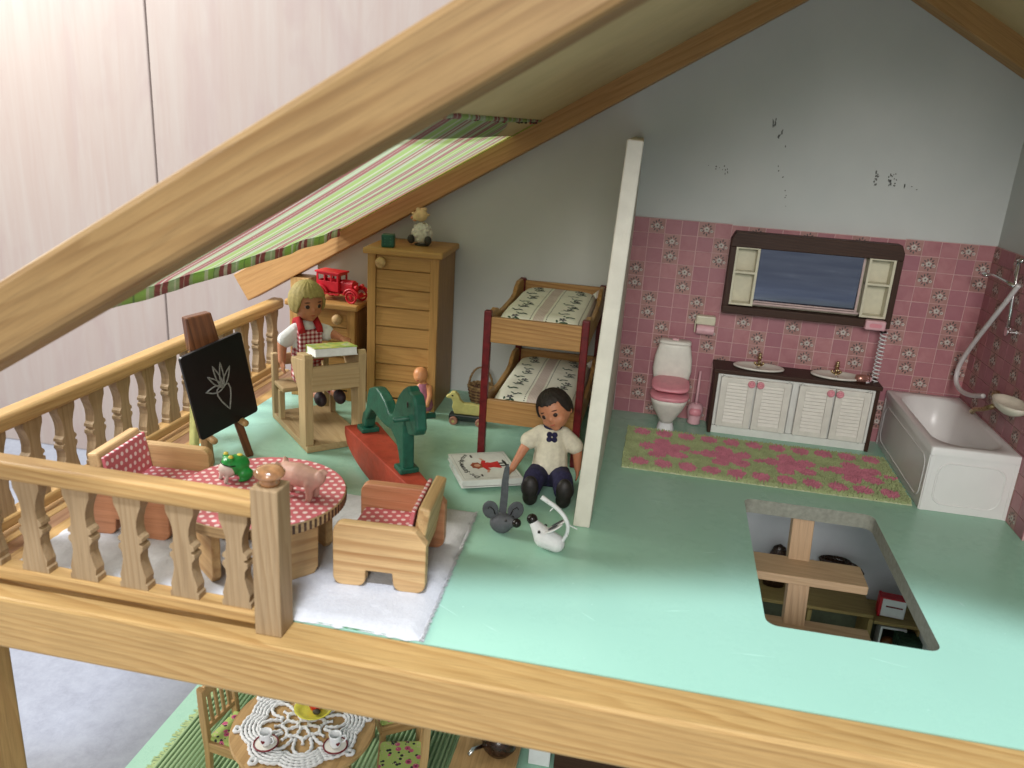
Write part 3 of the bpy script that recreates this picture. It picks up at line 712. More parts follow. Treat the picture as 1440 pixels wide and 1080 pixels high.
def bath():
    x0, x1, y0, y1, h = 37.46, 43.0, 23.15, 35.75, 4.55
    w, L = x1 - x0, y1 - y0
    t = thing('bathtub', 'glossy white toy bathtub with panelled front and side', 'bathtub', ((x0 + x1) / 2, (y0 + y1) / 2, 0))
    # rim + inner bowl
    n = 7
    def rr(ww, ll, r, z, dy=0): return [(x, y + dy, z) for x, y in rrect(ww, ll, r, n)]
    rings = [rr(w, L, .12, h - .55), rr(w, L, .18, h - .05), rr(w - .1, L - .1, .2, h), rr(w - 1.1, L - 1.5, 1.7, h), rr(w - 1.3, L - 1.8, 1.6, h - .12), rr(w - 1.8, L - 2.8, 1.5, h - 1.6), rr(w - 2.2, L - 3.8, 1.3, h - 3.0), rr(w - 3.2, L - 5.2, .8, h - 3.3)]
    V = [p for r in rings for p in r]; k = len(rings[0])
    F = [(i * k + j, i * k + (j + 1) % k, (i + 1) * k + (j + 1) % k, (i + 1) * k + j) for i in range(len(rings) - 1) for j in range(k)]
    F.append(tuple(range((len(rings) - 1) * k, len(rings) * k)))
    MB().add(V, F).build('tub', M_PORC, t, smooth=True)
    def panel(nm, W_, loc, rz):
        pn = MB().box((0, 0, 0), (W_, .14, h - .5)).build(nm, M_PORC, t, loc, (0, 0, rz), bevel=.04)
        out = rrect(W_ - 1.1, h - 1.5, .8, 6)
        V = []; k = len(out)
        for s, y in ((1, -.075), (.985, -.13), (.955, -.13), (.93, -.075)):
            for u, v in out: V.append((u * s if W_ < 7 else u - math.copysign((1 - s) * 3, u), y, v * s))
        F = [(i * k + j, i * k + (j + 1) % k, (i + 1) * k + (j + 1) % k, (i + 1) * k + j) for i in range(3) for j in range(k)]
        MB().add(V, F).build('raised_moulding', M_PORC, pn, smooth=True)
        for s in (-1, 1): MB().box((s * (W_ / 2 - .12), -.06, -.05), (.24, .1, h - .6)).build('edge_strip', M_PORC, pn, bevel=.03)
    panel('front_panel', w - .15, (0, -L / 2 + .12, (h - .5) / 2), 0)
    panel('side_panel', L - .2, (-w / 2 + .12, 0, (h - .5) / 2), -pi / 2)
    MB().box((w / 2 - .1, 0, 2), (.12, L, 4)).build('back_panel', M_PORC, t)
bath()
def shower():
    t = thing('shower_set', 'chrome shower rail with hand shower and long white hose on right wall', 'shower', (42.9, 29, 11))
    f = MB(); f.tube([(-.5, .85, 5.0), (-.5, .7, 4.9), (-.5, .4, 3.0), (-.5, -.1, .75)], .13, 10); f.tube([(-.5, .25, 5.3), (-.5, .95, 5.2), (-.5, .75, 4.2)], .17, 10)
    f.build('rail', M_CHROME, t, smooth=True)
    f = MB(); f.lathe([(.3, 0), (.3, .1), (.12, .2), (.12, .6), (.2, .6), (.2, .75), (0, .75)], 12, axis='X', c=(-.75, -.5, .55)); f.box((-.4, -.1, .7), (.25, .9, .2)); f.build('rail_bracket', M_CHROME, t, bevel=.03)
    f = MB(); f.tube([(-.7, 0, 3.6), (-1.0, .9, 3.75), (-1.3, 2.2, 3.9), (-1.4, 3.2, 3.85)], [.16, .1, .09, .12], 10); f.ell((-1.45, 3.6, 3.75), (.28, .55, .18)); f.build('hand_shower', M_CHROME, t, smooth=True)
    pts = [(-.8, -.8, 3.8), (-.9, .4, 2.3), (-.95, 2.2, .4), (-1.0, 4.3, -1.9), (-1.0, 5.6, -3.6), (-1.0, 5.6, -4.8), (-1.0, 4.2, -5.2), (-1.0, 2.0, -4.9), (-1.0, -.2, -4.2)]
    # smooth
    P = [Vector(p) for p in pts]
    for _ in range(3):
        Q = [P[0]]
        for a, b in zip(P[:-1], P[1:]): Q += [a.lerp(b, .25), a.lerp(b, .75)]
        P = Q + [P[-1]]
    MB().tube(P, .17, 10).build('hose', plain('hose_white', (.66, .62, .62), .4, .04), t, smooth=True)
    u = thing('bath_tap', 'aged brass mixer tap with flat spout above the bathtub', 'tap', (42.8, 27.6, 6.2))
    f = MB(); f.tube([(-.3, -.6, .4), (-.3, .7, .5)], .26, 12); f.tube([(-.35, .4, .2), (-.6, 1.4, -.4), (-.8, 2.3, -.75), (-.85, 2.6, -1.05)], [.2, .17, .17, .2], 10); f.build('spout', M_BRASS, u, smooth=True)
    f = MB(); f.lathe([(.35, -.1), (.42, .1), (.3, .3), (.45, .5), (.4, .7), (0, .75)], 12, c=(-.35, -.4, .5)); f.lathe([(.2, 0), (.32, .2), (.2, .5), (0, .55)], 12, c=(-.4, .5, .75)); f.tube([(-.4, -.3, 1.1), (-.6, .4, 1.25)], .1, 8); f.build('mixer_body', M_BRASS, u, smooth=True)
    s = MB().lathe([(0, .1), (1.1, .12), (1.5, .3), (1.72, .55), (1.8, .55), (1.7, .3), (1.3, .0), (.8, -.2), (0, -.22)], 28, sx=.55)
    o = s.build('soap_dish', plain('soap_dish_cream', (.66, .60, .50), .35, .06), None, (42.0, 24.6, 7.2), smooth=True)
    tag(o, 'cream oval soap dish fixed to the right wall above the bathtub', 'soap dish')
shower()

# bath rug
def bath_rug():
    x0, x1, y0, y1 = 17.55, 37.2, 23.5, 31.6
    t = thing('bath_rug', 'shaggy green bath rug with pink flowers and dots in front of the washbasin', 'rug', ((x0 + x1) / 2, (y0 + y1) / 2, 0))
    w, d = x1 - x0, y1 - y0
    MB().box((0, 0, .07), (w, d, .12)).build('backing', plain('rug_backing', (.50, .52, .34), .9), t, bevel=.03)
    g1 = plain('rug_green_yarn', (.34, .39, .19), .95, .12, 1.2); g2 = plain('rug_pink_yarn', (.54, .18, .24), .95, .12, 1.2)
    def pink(x, y):
        u = x + w / 2
        # border dots
        k = (u - 1.2) / 1.72; fk = (k - round(k)) * 1.72
        if -0.4 < k < 10.6:
            for yy in (-d / 2 + 1.0, d / 2 - 1.0):
                if (fk / .66) ** 2 + ((y - yy) / .72) ** 2 < 1: return True
        for i, cx in enumerate((3.0, 7.6, 12.2, 16.8)):
            dx, dy = u - cx, y + .1
            if dx * dx + dy * dy < 1.1: return True
            for q in range(5):
                a = 2 * pi * q / 5 + .5
                if (dx - 1.3 * cos(a)) ** 2 + ((dy - 1.35 * sin(a))) ** 2 < .68 ** 2: return True
            if ((dx - 2.35) / .5) ** 2 + (dy / .33) ** 2 < 1: return True
        return False
    mb = MB(); n = 0; s = .118
    ny = int(d / s); nx = int(w / s)
    for i in range(nx):
        for j in range(ny):
            x = -w / 2 + (i + .5) * s + R_.uniform(-.05, .05); y = -d / 2 + (j + .5) * s + R_.uniform(-.05, .05)
            m = 1 if pink(x, y) else 0
            h = R_.uniform(.26, .38); r = R_.uniform(.05, .08); lx, ly = R_.uniform(-.07, .07), R_.uniform(-.07, .07)
            vs = [(x - r, y - r, .1), (x + r, y - r, .1), (x, y + r, .1), (x + lx - r * .8, y + ly, h), (x + lx + r * .8, y + ly - r * .5, h), (x + lx, y + ly + r, h + .04)]
            mb.add(vs, [(0, 1, 4, 3), (1, 2, 5, 4), (2, 0, 3, 5), (3, 4, 5)], m)
    o = mb.build('pile', [g1, g2], t, weld=False); o['kind'] = 'stuff'
bath_rug()

# ------------------------------------------------------------------ children's room
def white_rug():
    x0, x1, y0, y1 = -11.95, 9.6, .02, 13.3
    t = thing('rug', 'white fluffy rug under the round pink table at the front left', 'rug', ((x0 + x1) / 2, (y0 + y1) / 2, 0))
    w, d = x1 - x0, y1 - y0; nx, ny = 150, 96
    m, nt, b = mat_new('white_fleece'); v = objco(nt, rand=False)
    lk(nt, ramp(nt, noise(nt, v, 3, 5, .7), [(.3, (.49, .49, .50)), (.7, (.56, .56, .565))]), b.inputs['Base Color']); b.inputs['Roughness'].default_value = 1
    b.inputs['Specular IOR Level'].default_value = .1; b.inputs['Sheen Weight'].default_value = .3
    bump(nt, b, noise(nt, v, 7, 6, .75), .7, .09)
    from mathutils import noise as MN
    V = []
    for i in range(nx + 1):
        for j in range(ny + 1):
            x = -w / 2 + w * i / nx; y = -d / 2 + d * j / ny
            ex = min(i, nx - i) / 4; ey = min(j, ny - j) / 4; e = min(1, min(ex, ey))
            z = .30 * e ** .5 + .05 * MN.noise(Vector((x * 1.2, y * 1.2, 0))) * e + .03 * MN.noise(Vector((x * 6, y * 6, 3))) * e
            if min(ex, ey) < .2:
                x += .10 * MN.noise(Vector((x * 2.2, y * 2.2, 7))) * 2; y += .1 * MN.noise(Vector((x * 2.2, y * 2.2, 9))) * 2
            # slightly slanted right edge
            if x > 0: x += (y / d) * -.55 * (x / (w / 2))
            V.append((x, y, max(.03, z)))
    F = [(i * (ny + 1) + j, (i + 1) * (ny + 1) + j, (i + 1) * (ny + 1) + j + 1, i * (ny + 1) + j + 1) for i in range(nx) for j in range(ny)]
    MB().add(V, F).build('fleece', m, t, smooth=True, weld=False)
    mb = MB()
    for k in range(900):
        u = R_.uniform(-.5, .5)
        x = w / 2 - .1 + u * -.55; y = u * d
        L = R_.uniform(.1, .3)
        mb.add([(x, y - .04, .1), (x, y + .04, .1), (x + L, y + R_.uniform(-.15, .15), R_.uniform(.02, .25))], [(0, 1, 2)])
    o = mb.build('pile', plain('fleece_fibre', (.55, .55, .555), 1, .06), t, weld=False); o['kind'] = 'stuff'
    MB().box((-.1, 0, .05), (w - .3, d - .1, .06)).build('backing', plain('rug_green_edge', (.10, .25, .12), .9), t)
white_rug()
RUGZ = .28
PD = ((.56, .13, .15), (.80, .62, .60))
def table():
    t = thing('round_table', 'low round wooden table with a pink polka dot top', 'table', (-.35, 4.8, RUGZ))
    H = 3.72; r = 4.33
    n = 72
    MB().lathe([(0, -.55), (r - .03, -.55), (r, -.5), (r, -.04), (r - .04, 0), (0, 0)], n).build('tabletop', wood('plywood_edge', 'X'), t, (0, 0, H), radians(0) and None, smooth=False, bevel=0)
    MB().lathe([(0, 0), (r - .05, 0), (r - .06, .02), (0, .02)], n).build('dotted_top', dots_mat('pink_dots_flat', *PD, .46, .27, 0, 1, .3), t, (0, 0, H + .004))
    st = MB()                                   # dark end grain strips round the rim
    for k in range(26):
        a = radians(-75 + k * 4.0); st.box((cos(a) * (r + .004), sin(a) * (r + .004), H - .29), (.02, .13, .46), (0, 0, a))
    st.build('end_grain_band', plain('dark_end_grain', (.07, .035, .02), .6, .3), t)['kind'] = 'stuff'
    for k in range(4):
        a = radians(-38 + 90 * k)
        lm = MB().prism([(-1.45, 0.35), (-1.2, 0), (1.2, 0), (1.45, .35), (1.5, 3.16), (-1.5, 3.16)], -.22, .22, 'XZ')
        lm.build('leg', wood('chair_pine', 'X'), t, (cos(a) * 3.1, sin(a) * 3.1, 0), (0, 0, a + pi / 2), bevel=.08)
    return t
table()
def armchair(loc, rz, label, dark=False):
    """local: back at +x, seat opens towards -x"""
    t = thing('armchair', label, 'armchair', loc, rz, 'wooden toy armchairs with pink dotted seats')
    L = 4.75; Hs = 3.45
    o = [(-L / 2, .35)]
    def arc(cx, cz, r, a0, a1, n=5): return [(cx + r * cos(radians(a0 + (a1 - a0) * i / n)), cz + r * sin(radians(a0 + (a1 - a0) * i / n))) for i in range(n + 1)]
    out = arc(-L / 2 + .5, .5, .5, 180, 270) + arc(-L / 2 + 1.25, .45, .42, 270, 360) + [(-L / 2 + 1.68, .95), (L / 2 - 1.7, .95)] + arc(L / 2 - 1.2, .45, .45, 180, 270) + arc(L / 2 - .5, .5, .5, 270, 360) + [(L / 2, Hs - .75), (L / 2 - .55, Hs - .05)] + [(L / 2 - .75, Hs)] + arc(-L / 2 + .5, Hs - .5, .5, 90, 180)
    for s in (-1, 1):
        kind = 'chair_pine' if s < 0 else 'red_arm_wood'
        if dark: kind = 'red_arm_wood' if s > 0 else 'chair_pine'
        MB().prism(out, -.3, .3, 'XZ').build('armrest', wood(kind, 'X'), t, (0, s * 2.35, 0), bevel=.07)
    board('backrest', 'chair_pine', t, (L / 2 - .52, 0, 2.75), (.62, 5.1 - .99, 3.4), rot=(0, radians(9), 0), axis='Y', bevel=.12)
    board('seat', 'plywood_edge', t, (-.3, 0, 1.55), (3.7, 4.05, .5), axis='Y')
    MB().box((0, 0, 0), (3.45, 4.0, .3)).build('seat_cushion', dots_mat('pink_dots_flat', *PD, .46, .27, 0, 1, .3), t, (-.35, 0, 1.97), bevel=.1)
    MB().box((0, 0, 0), (.2, 4.0, 2.2)).build('back_cushion', dots_mat('pink_dots_side', *PD, .46, .27, 1, 2, .0), t, (L / 2 - 1.0, 0, 3.15), (0, radians(9), 0), bevel=.06)
    return t
armchair((6.45, 5.9, RUGZ), radians(4), 'pine toy armchair with pink polka dot seat, seen from its side at the rug corner')
armchair((-8.2, 6.9, RUGZ), radians(184), 'pine toy armchair with pink dotted back, behind the front railing left of the table', dark=True)

# frog and pig on the table
TZ = RUGZ + 3.75
f = thing('frog_figurine', 'small green toy frog with yellow eye spots and pale belly on the pink table', 'toy frog', (-2.25, 5.7, TZ), radians(-128))
mb = MB(); mb.ell((0, 0, .78), (.72, .62, .55)); mb.ell((.35, 0, .95), (.45, .5, .42)); mb.ell((-.3, .5, .35), (.42, .25, .34)); mb.ell((-.3, -.5, .35), (.42, .25, .34))
mb.ell((.45, .3, 1.28), (.16, .16, .16)); mb.ell((.45, -.3, 1.28), (.16, .16, .16)); mb.ell((-.1, .62, .1), (.35, .14, .09)); mb.ell((-.1, -.62, .1), (.35, .14, .09))
blob('body', mb, M_FROG, f, .06, 3)
mb = MB(); mb.ell((.46, 0, .66), (.5, .52, .46)); limb(mb, [(.55, .25, .6), (.7, .35, .3), (.75, .35, .06)], [.13, .1, .12]); limb(mb, [(.55, -.25, .6), (.7, -.35, .3), (.75, -.35, .06)], [.13, .1, .12])
blob('belly', mb, M_FROGB, f, .06, 3)
for q, r_ in (((.42, .3, 1.4), (.13, .13, .1)), ((.42, -.3, 1.4), (.13, .13, .1)), ((-.2, 0, 1.3), (.16, .16, .06))): MB().ell(q, r_).build('yellow_spot', M_YEL, f, smooth=True)
MB().tube([(.80 * cos(a) * .55 + .35, .52 * sin(a), .98 + .03 * cos(a * 2)) for a in [radians(x) for x in range(-100, 101, 10)]], .03, 6).build('mouth', M_BEAD, f, smooth=True)
p = thing('pig_figurine', 'pale pink toy pig standing on the pink dotted table behind the post', 'toy pig', (1.75, 4.75, TZ), radians(170))
mb = MB(); limb(mb, [(-.9, 0, 1.15), (0, 0, 1.2), (.75, 0, 1.2)], [.52, .62, .55]); limb(mb, [(.7, 0, 1.25), (1.25, 0, 1.25)], [.45, .33]); mb.ell((1.5, 0, 1.2), (.22, .22, .2))
for sx in (-.85, .7):
    for sy in (-.3, .3): limb(mb, [(sx, sy, 1.0), (sx + .03, sy, .5), (sx + .05, sy, .14)], [.32, .2, .19])
for s in (-1, 1): mb.ell((1.05, s * .38, 1.62), (.1, .2, .26), (s * .5, .3, 0))
mb.tube([(-1.42 + .02 * i - .17 * cos(i * .75), .0 + .04 * i - .2, 1.5 + .2 * sin(i * .75)) for i in range(11)], .085, 8); mb.ell((-1.3, 0, 1.3), (.25, .4, .4))
blob('body', mb, M_PIG, p, .07, 4)
MB().ell((1.3, .27, 1.42), (.05, .04, .05)).ell((1.3, -.27, 1.42), (.05, .04, .05)).ell((1.7, .07, 1.22), (.02, .03, .04)).ell((1.7, -.07, 1.22), (.02, .03, .04)).build('eye', M_BEAD, p)

# easel
def easel():
    A = Vector((-9.45, 14.75, 0)); B = Vector((-7.75, 17.0, 0)); mid = (A + B) / 2; rz = math.atan2(B.y - A.y, B.x - A.x)
    t = thing('easel', 'dark varnished wooden easel holding the blackboard beside the left railing', 'easel', mid, rz)
    hw = (B - A).length / 2; k = 'dark_easel_wood'
    # local x along the feet, +y away from the viewer
    def leg(xb, xt, yb, yt, zt, nm, mat, w=.62, d=.55):
        a = Vector((xb, yb, 0)); b = Vector((xt, yt, zt)); L = (b - a).length
        q = (b - a).to_track_quat('Z', 'Y').to_euler()
        return MB().box((0, 0, 0), (w, d, L)).build(nm, mat, t, (a + b) / 2, q, bevel=.1)
    leg(-hw, -1.85, -.05, .6, 9.4, 'leg', wood('dining_wood', 'Z')); leg(hw, -1.0, -.05, .6, 9.4, 'leg', wood(k, 'Z'))
    leg(-1.75, -1.45, 1.7, .9, 8.8, 'rear_leg', M_EASELY, .5, .5)['label'] = 'pale yellow green rear leg'
    MB().prism([(-1.0, -2.2), (1.0, -2.2), (.82, 0), (-.82, 0)], -.42, .42, 'XZ').build('head_block', wood(k, 'Z'), t, (-1.5, .5, 10.2), (radians(-4), radians(-8), 0), bevel=.1)
    for s, x in ((-1, -1.42), (1, .74)):
        MB().lathe([(.0, -.62), (.2, -.6), (.24, -.5), (.24, .55), (0, .55)], 12, axis='Y').build('peg', wood('dining_wood', 'Y'), t, (x, -.62, 2.05 if s < 0 else 2.85), smooth=True)
    b = thing('blackboard', 'black board with chalk carrot drawing, leaning tilted on the easel', 'blackboard', (-8.944 + .62, 15.75 - 1.04, 5.298 + .40), radians(64.6))
    tl = (radians(2.5), radians(-12.5), 0)
    sl = MB().prism(rrect(4.5, 6.02, .22), -.12, .12, 'XZ').build('slate', M_BLACK, b, (0, 0, 0), tl, bevel=.03); sl.rotation_mode = 'YXZ'
    # chalk drawing: a carrot with five leaves, lines as thin strips
    cm = MB()
    def leafpts(cx, cz, ang, L, w):
        pts = []
        for i in range(13):
            u = i / 12; pts.append((u, w * sin(pi * u ** .8) * (1 - .25 * u)))
        loop = pts + [(u, -v) for u, v in reversed(pts[1:-1])]
        return [(cx + L * u * cos(ang) - v * sin(ang), cz + L * u * sin(ang) + v * cos(ang)) for u, v in loop]
    def line(loop, r=.05):
        cm.tube([(x, -.125, z) for x, z in loop], r, 6, closed=True)
    for ang, L, w in ((172, 1.25, .27), (128, 1.45, .17), (103, 1.75, .17), (84, 1.75, .16), (57, 1.45, .18)):
        line(leafpts(.1, -.12, radians(ang), L, w))
    c = [(.1, -.15), (-.15, .02), (-.38, -.12), (-.42, -.5), (-.25, -1.0), (.05, -1.55), (.2, -1.8), (.3, -1.5), (.48, -.95), (.58, -.4), (.5, -.02), (.3, .02)]
    line([(x + .02, z) for x, z in c], .055)
    cm.build('chalk_drawing', M_CHALK, b, (0, 0, 0), tl).rotation_mode = 'YXZ'
easel()

# school desk with bench
def desk():
    rz = radians(-46.2)
    t = thing('school_desk', 'pale raw wooden school desk joined to its bench, girl doll seated in it', 'school desk', (-5.3, 22.85, 0), rz)
    L, Wd = 7.95, 4.4; k = 'desk_wood'
    board('base_board', k, t, (0, 0, .28), (L, Wd, .5))
    # desk sides
    so = [(2.5, .5), (3.85, .5), (3.85, 5.2), (3.95, 6.9), (3.75, 7.15), (3.45, 7.12), (3.4, 6.75), (1.0, 6.35), (.9, 6.0), (2.35, 4.3), (2.5, 2.6)]
    for s in (-1, 1): MB().prism(so, -.3, .3, 'XZ').build('desk_side', wood(k, 'Z'), t, (0, s * (Wd / 2 - .25), 0), bevel=.06)
    board('front_panel', k, t, (3.72, 0, 5.35), (.3, Wd - .84, 1.85), bevel=.07)
    board('desk_top', k, t, (2.15, 0, 6.62), (2.7, Wd - .85, .22), rot=(0, radians(-9), 0), axis='Y', bevel=.05)
    board('inner_shelf', k, t, (2.2, 0, 5.0), (2.4, Wd - .85, .2), axis='Y')
    # bench
    for s in (-1, 1):
        board('bench_post', k, t, (-3.7, s * (Wd / 2 - .2), 2.75), (.5, .44, 5.1), bevel=.06)
        board('bench_leg', k, t, (-2.2, s * (Wd / 2 - .2), 1.65), (.5, .4, 2.3), bevel=.05)
    board('seat', k, t, (-2.6, 0, 3.0), (2.5, Wd - .1, .36), axis='Y', bevel=.1)
    board('bench_back', k, t, (-3.72, 0, 4.75), (.25, Wd - .84, .9), bevel=.06)
    return t
DESK = desk()

# dolls -------------------------------------------------------------
def head_features(par, M, hair_mat, skin_mb, long_hair, nm='hair'):
    """M maps head space (x forward, y left, z up, radius about 1) into doll space"""
    E = lambda c, r, rot=None, **k: skin_mb.ell(c, r, rot, M=M, **k)
    E((0, 0, .12), (1.0, .93, 1.08), nu=24, nv=16); E((.28, 0, -.38), (.72, .74, .62)); E((.50, .36, -.38), (.40, .36, .34)); E((.50, -.36, -.38), (.40, .36, .34))
    E((.62, 0, -.82), (.26, .28, .2)); E((.98, 0, -.2), (.13, .12, .12)); E((.90, 0, -.02), (.12, .1, .25))
    E((.84, 0, -.54), (.14, .24, .11))
    for s in (-1, 1): E((-.02, s * .93, -.15), (.2, .09, .26), (0, 0, s * .3))
    fx = []
    for s in (-1, 1):
        fx.append(('eye_white', MB().ell((.86, s * .36, .02), (.1, .17, .11), (0, 0, s * .42), M=M), plain('eye_white_paint', (.40, .28, .22), .4)))
        fx.append(('iris', MB().ell((.92, s * .37, .02), (.07, .125, .12), (0, 0, s * .42), M=M), M_EYE))
        fx.append(('eyebrow', MB().ell((.885, s * .38, .27), (.06, .17, .03), (s * -.1, 0, s * .42), M=M), plain('brow_paint', (.05, .02, .01), .6)))
    fx.append(('mouth', MB().ell((.955, 0, -.545), (.045, .14, .04), M=M), M_LIP))
    for n_, m_, mt in fx: m_.build(n_, mt, par, smooth=True)
    # hair cap
    V = []; nu, nv = 64, 22; rr = random.Random(nm + str(long_hair))
    tmx = []
    for j in range(nu):
        ph = 2 * pi * j / nu; c_ = cos(ph)
        d = abs(math.degrees(math.atan2(sin(ph), cos(ph))))
        if long_hair: th = 66 if d < 40 else (66 + (d - 40) * 2.6 if d < 62 else 123)
        else: th = 62 if d < 52 else (62 + (d - 52) * 3.2 if d < 66 else 104 + (d > 100) * 14)
        tmx.append(radians(th + rr.uniform(-3, 3)))
    for i in range(nv + 1):
        for j in range(nu):
            ph = 2 * pi * j / nu; th = tmx[j] * i / nv
            r = 1.0 + .012 * sin(ph * 17 + 2 * sin(th * 3)) * min(1, i / 5) + .008 * sin(ph * 31 + th * 2)
            fl = 1 + (.07 * max(0, (i / nv - .6)) if long_hair else 0)
            V.append(M @ Vector((-.02 + 1.12 * r * fl * sin(th) * cos(ph), 1.06 * r * fl * sin(th) * sin(ph), .12 + 1.2 * r * cos(th) * (1.0))))
    F = [(i * nu + j, (i + 1) * nu + j, (i + 1) * nu + (j + 1) % nu, i * nu + (j + 1) % nu) for i in range(nv) for j in range(nu)]
    h = MB().add(V, F).build(nm, hair_mat, par, smooth=True)
    md = h.modifiers.new('thick', 'SOLIDIFY'); md.thickness = .2; md.offset = -1
def hand(mb, wrist, d, palm_n, s=1.0):
    """palm, four fingers of unequal length and a thumb leaving the side"""
    d = Vector(d).normalized(); n = Vector(palm_n); n = (n - d * n.dot(d)).normalized(); w = d.cross(n)
    W_ = Vector(wrist); R = Matrix((w, d, n)).transposed()
    c = W_ + d * .3 * s
    mb.ell(c, (.26 * s, .36 * s, .13 * s), rot=R.to_euler(), nu=12, nv=8)
    for i, (o, l) in enumerate(((-.2, .36), (-.07, .44), (.07, .42), (.19, .33))):
        a = W_ + d * .5 * s + w * o * s; b = a + d * l * .6 * s - n * .05 * s; e = a + d * l * s - n * .14 * s
        mb.tube([a, b, e], [.075 * s, .07 * s, .05 * s], 8); mb.ell(e, (.05 * s,) * 3, nu=8, nv=6)
    a = W_ + d * .15 * s - w * .2 * s
    mb.tube([a, a + (d * .2 - w * .16) * s, a + (d * .4 - w * .2 - n * .05) * s], [.09 * s, .08 * s, .06 * s], 8)
def gingham():
    m, nt, b = mat_new('red_gingham'); v = objco(nt, rand=False); s = sepxyz(nt, v)
    k = 3.1
    a = mth(nt, 'LESS_THAN', mth(nt, 'FRACT', mth(nt, 'MULTIPLY', mth(nt, 'ADD', s[1], mth(nt, 'MULTIPLY', s[0], .45)), k)), .5)
    c = mth(nt, 'LESS_THAN', mth(nt, 'FRACT', mth(nt, 'MULTIPLY', s[2], k)), .5)
    t_ = mth(nt, 'MULTIPLY', mth(nt, 'ADD', a, c), .5)
    lk(nt, ramp(nt, t_, [(.1, (.68, .60, .58)), (.3, (.50, .20, .21)), (.7, (.45, .14, .16)), (.9, (.22, .012, .02))]), b.inputs['Base Color'])
    b.inputs['Roughness'].default_value = .9; bump(nt, b, noise(nt, v, 25, 3), .4, .03); return m
def girl():
    # local frame of the desk: x forward, y to the doll's left
    t = thing('doll', 'blond girl doll in white shirt and red gingham dungarees sitting at the desk', 'doll', (-5.3, 22.85, 0), radians(-46.2), 'dolls in the room')
    mb = MB(); hx = -2.35
    mb.ell((hx, 0, 4.0), (.8, 1.05, .9)); limb(mb, [(hx, 0, 4.2), (hx + .1, 0, 6.2), (hx + .1, 0, 7.3)], [.95, .95, .75]); limb(mb, [(hx + .15, 0, 7.3), (hx + .2, 0, 8.6)], [.42, .4])
    limb(mb, [(hx + .05, .8, 7.25), (hx + .8, 1.75, 7.0), (hx + 1.9, 2.1, 6.9)], [.42, .36, .24]); hand(mb, (hx + 1.9, 2.1, 6.9), (1, .1, .02), (0, 0, 1), 1.15)
    limb(mb, [(hx + .05, -.8, 7.25), (hx - .15, -1.75, 6.3), (hx + .3, -1.95, 5.1)], [.42, .38, .28]); hand(mb, (hx + .3, -1.95, 5.15), (.25, 0, -1), (0, -1, .2), 1.1)
    for s in (-1, 1): limb(mb, [(hx + .2, s * .5, 3.7), (hx + 2.6, s * .65, 3.9), (hx + 4.5, s * .7, 3.55)], [.55, .48, .36])
    M = Matrix.Translation((hx + .35, 0, 9.5)) @ Matrix.Rotation(radians(6), 4, 'Z') @ Matrix.Rotation(radians(9), 4, 'Y') @ Matrix.Scale(1.24, 4)
    head_features(t, M, M_HAIRY, mb, True)
    blob('body', mb, M_SKIN, t, .075, 3)
    sh = MB(); limb(sh, [(hx, 0, 4.3), (hx + .1, 0, 6.2), (hx + .12, 0, 7.45)], [.98, 1.03, .82]); 
    for pts in ([(hx + .05, .75, 7.3), (hx + .55, 1.4, 7.05)], [(hx + .05, -.75, 7.3), (hx - .1, -1.5, 6.6)]):
        limb(sh, pts, [.56, .62])
    blob('shirt', sh, M_WSHIRT, t, .08, 3)
    dg = MB(); limb(dg, [(hx + .02, 0, 4.1), (hx + .12, 0, 5.6)], [1.14, 1.12]); dg.box((hx + .84, 0, 6.45), (.8, 1.75, 2.1))
    for s in (-1, 1): limb(dg, [(hx + .2, s * .5, 3.9), (hx + 2.4, s * .66, 3.95), (hx + 3.9, s * .68, 3.7)], [.74, .62, .5])
    blob('dungarees', dg, gingham(), t, .08, 3)
    st = MB()
    for s in (-1, 1): st.tube([(hx + 1.2, s * .66, 7.3), (hx + 1.05, s * .68, 7.65), (hx + .35, s * .62, 8.18), (hx - .4, s * .6, 7.95), (hx - .9, s * .5, 6.9)], [.27] * 5, 8)
    o = st.build('shoulder_strap', M_REDCLOTH, t, smooth=True)
    MB().box((hx + 1.22, 0, 5.45), (.16, 1.9, .55)).build('waistband', M_REDCLOTH, t, bevel=.07)
    so = MB()
    for s in (-1, 1): so.ell((hx + 5.0, s * .72, 3.45), (.66, .42, .5), (0, radians(12), 0))
    so.build('shoe', plain('dark_patterned_shoe', (.022, .010, .012), .6, .5, 4, .3), t, smooth=True)
girl()
def book(name, label, loc, rz, w, h, th, cover, page, tilt=None):
    t = thing(name, label, 'book', loc, rz)
    if tilt: t.rotation_euler = (tilt[0], tilt[1], rz)
    MB().box((.02, 0, th / 2), (w - .1, h - .12, th - .1)).build('pages', page, t, bevel=.02)
    MB().box((0, 0, th - .025), (w, h, .05)).build('front_cover', cover, t, bevel=.01)
    MB().box((0, 0, .025), (w, h, .05)).build('back_cover', M_COVER, t, bevel=.01)
    MB().box((-w / 2 - .02, 0, th / 2), (.06, h, th)).build('spine', cover, t, bevel=.02)
    return t
def cover_green():
    m, nt, b = mat_new('green_picture_cover'); v = objco(nt, rand=False); f = noise(nt, v, 1.5, 4, .6)
    lk(nt, ramp(nt, f, [(.3, (.12, .25, .05)), (.45, (.22, .38, .08)), (.55, (.50, .50, .10)), (.62, (.42, .52, .40)), (.72, (.10, .22, .06))]), b.inputs['Base Color']); b.inputs['Roughness'].default_value = .3; return m
book('book', 'thick book with green picture cover lying on the school desk', (-3.2, 20.7, 6.85), radians(-52), 2.5, 3.0, .6, cover_green(), M_PAPER, (radians(0), radians(-8)))

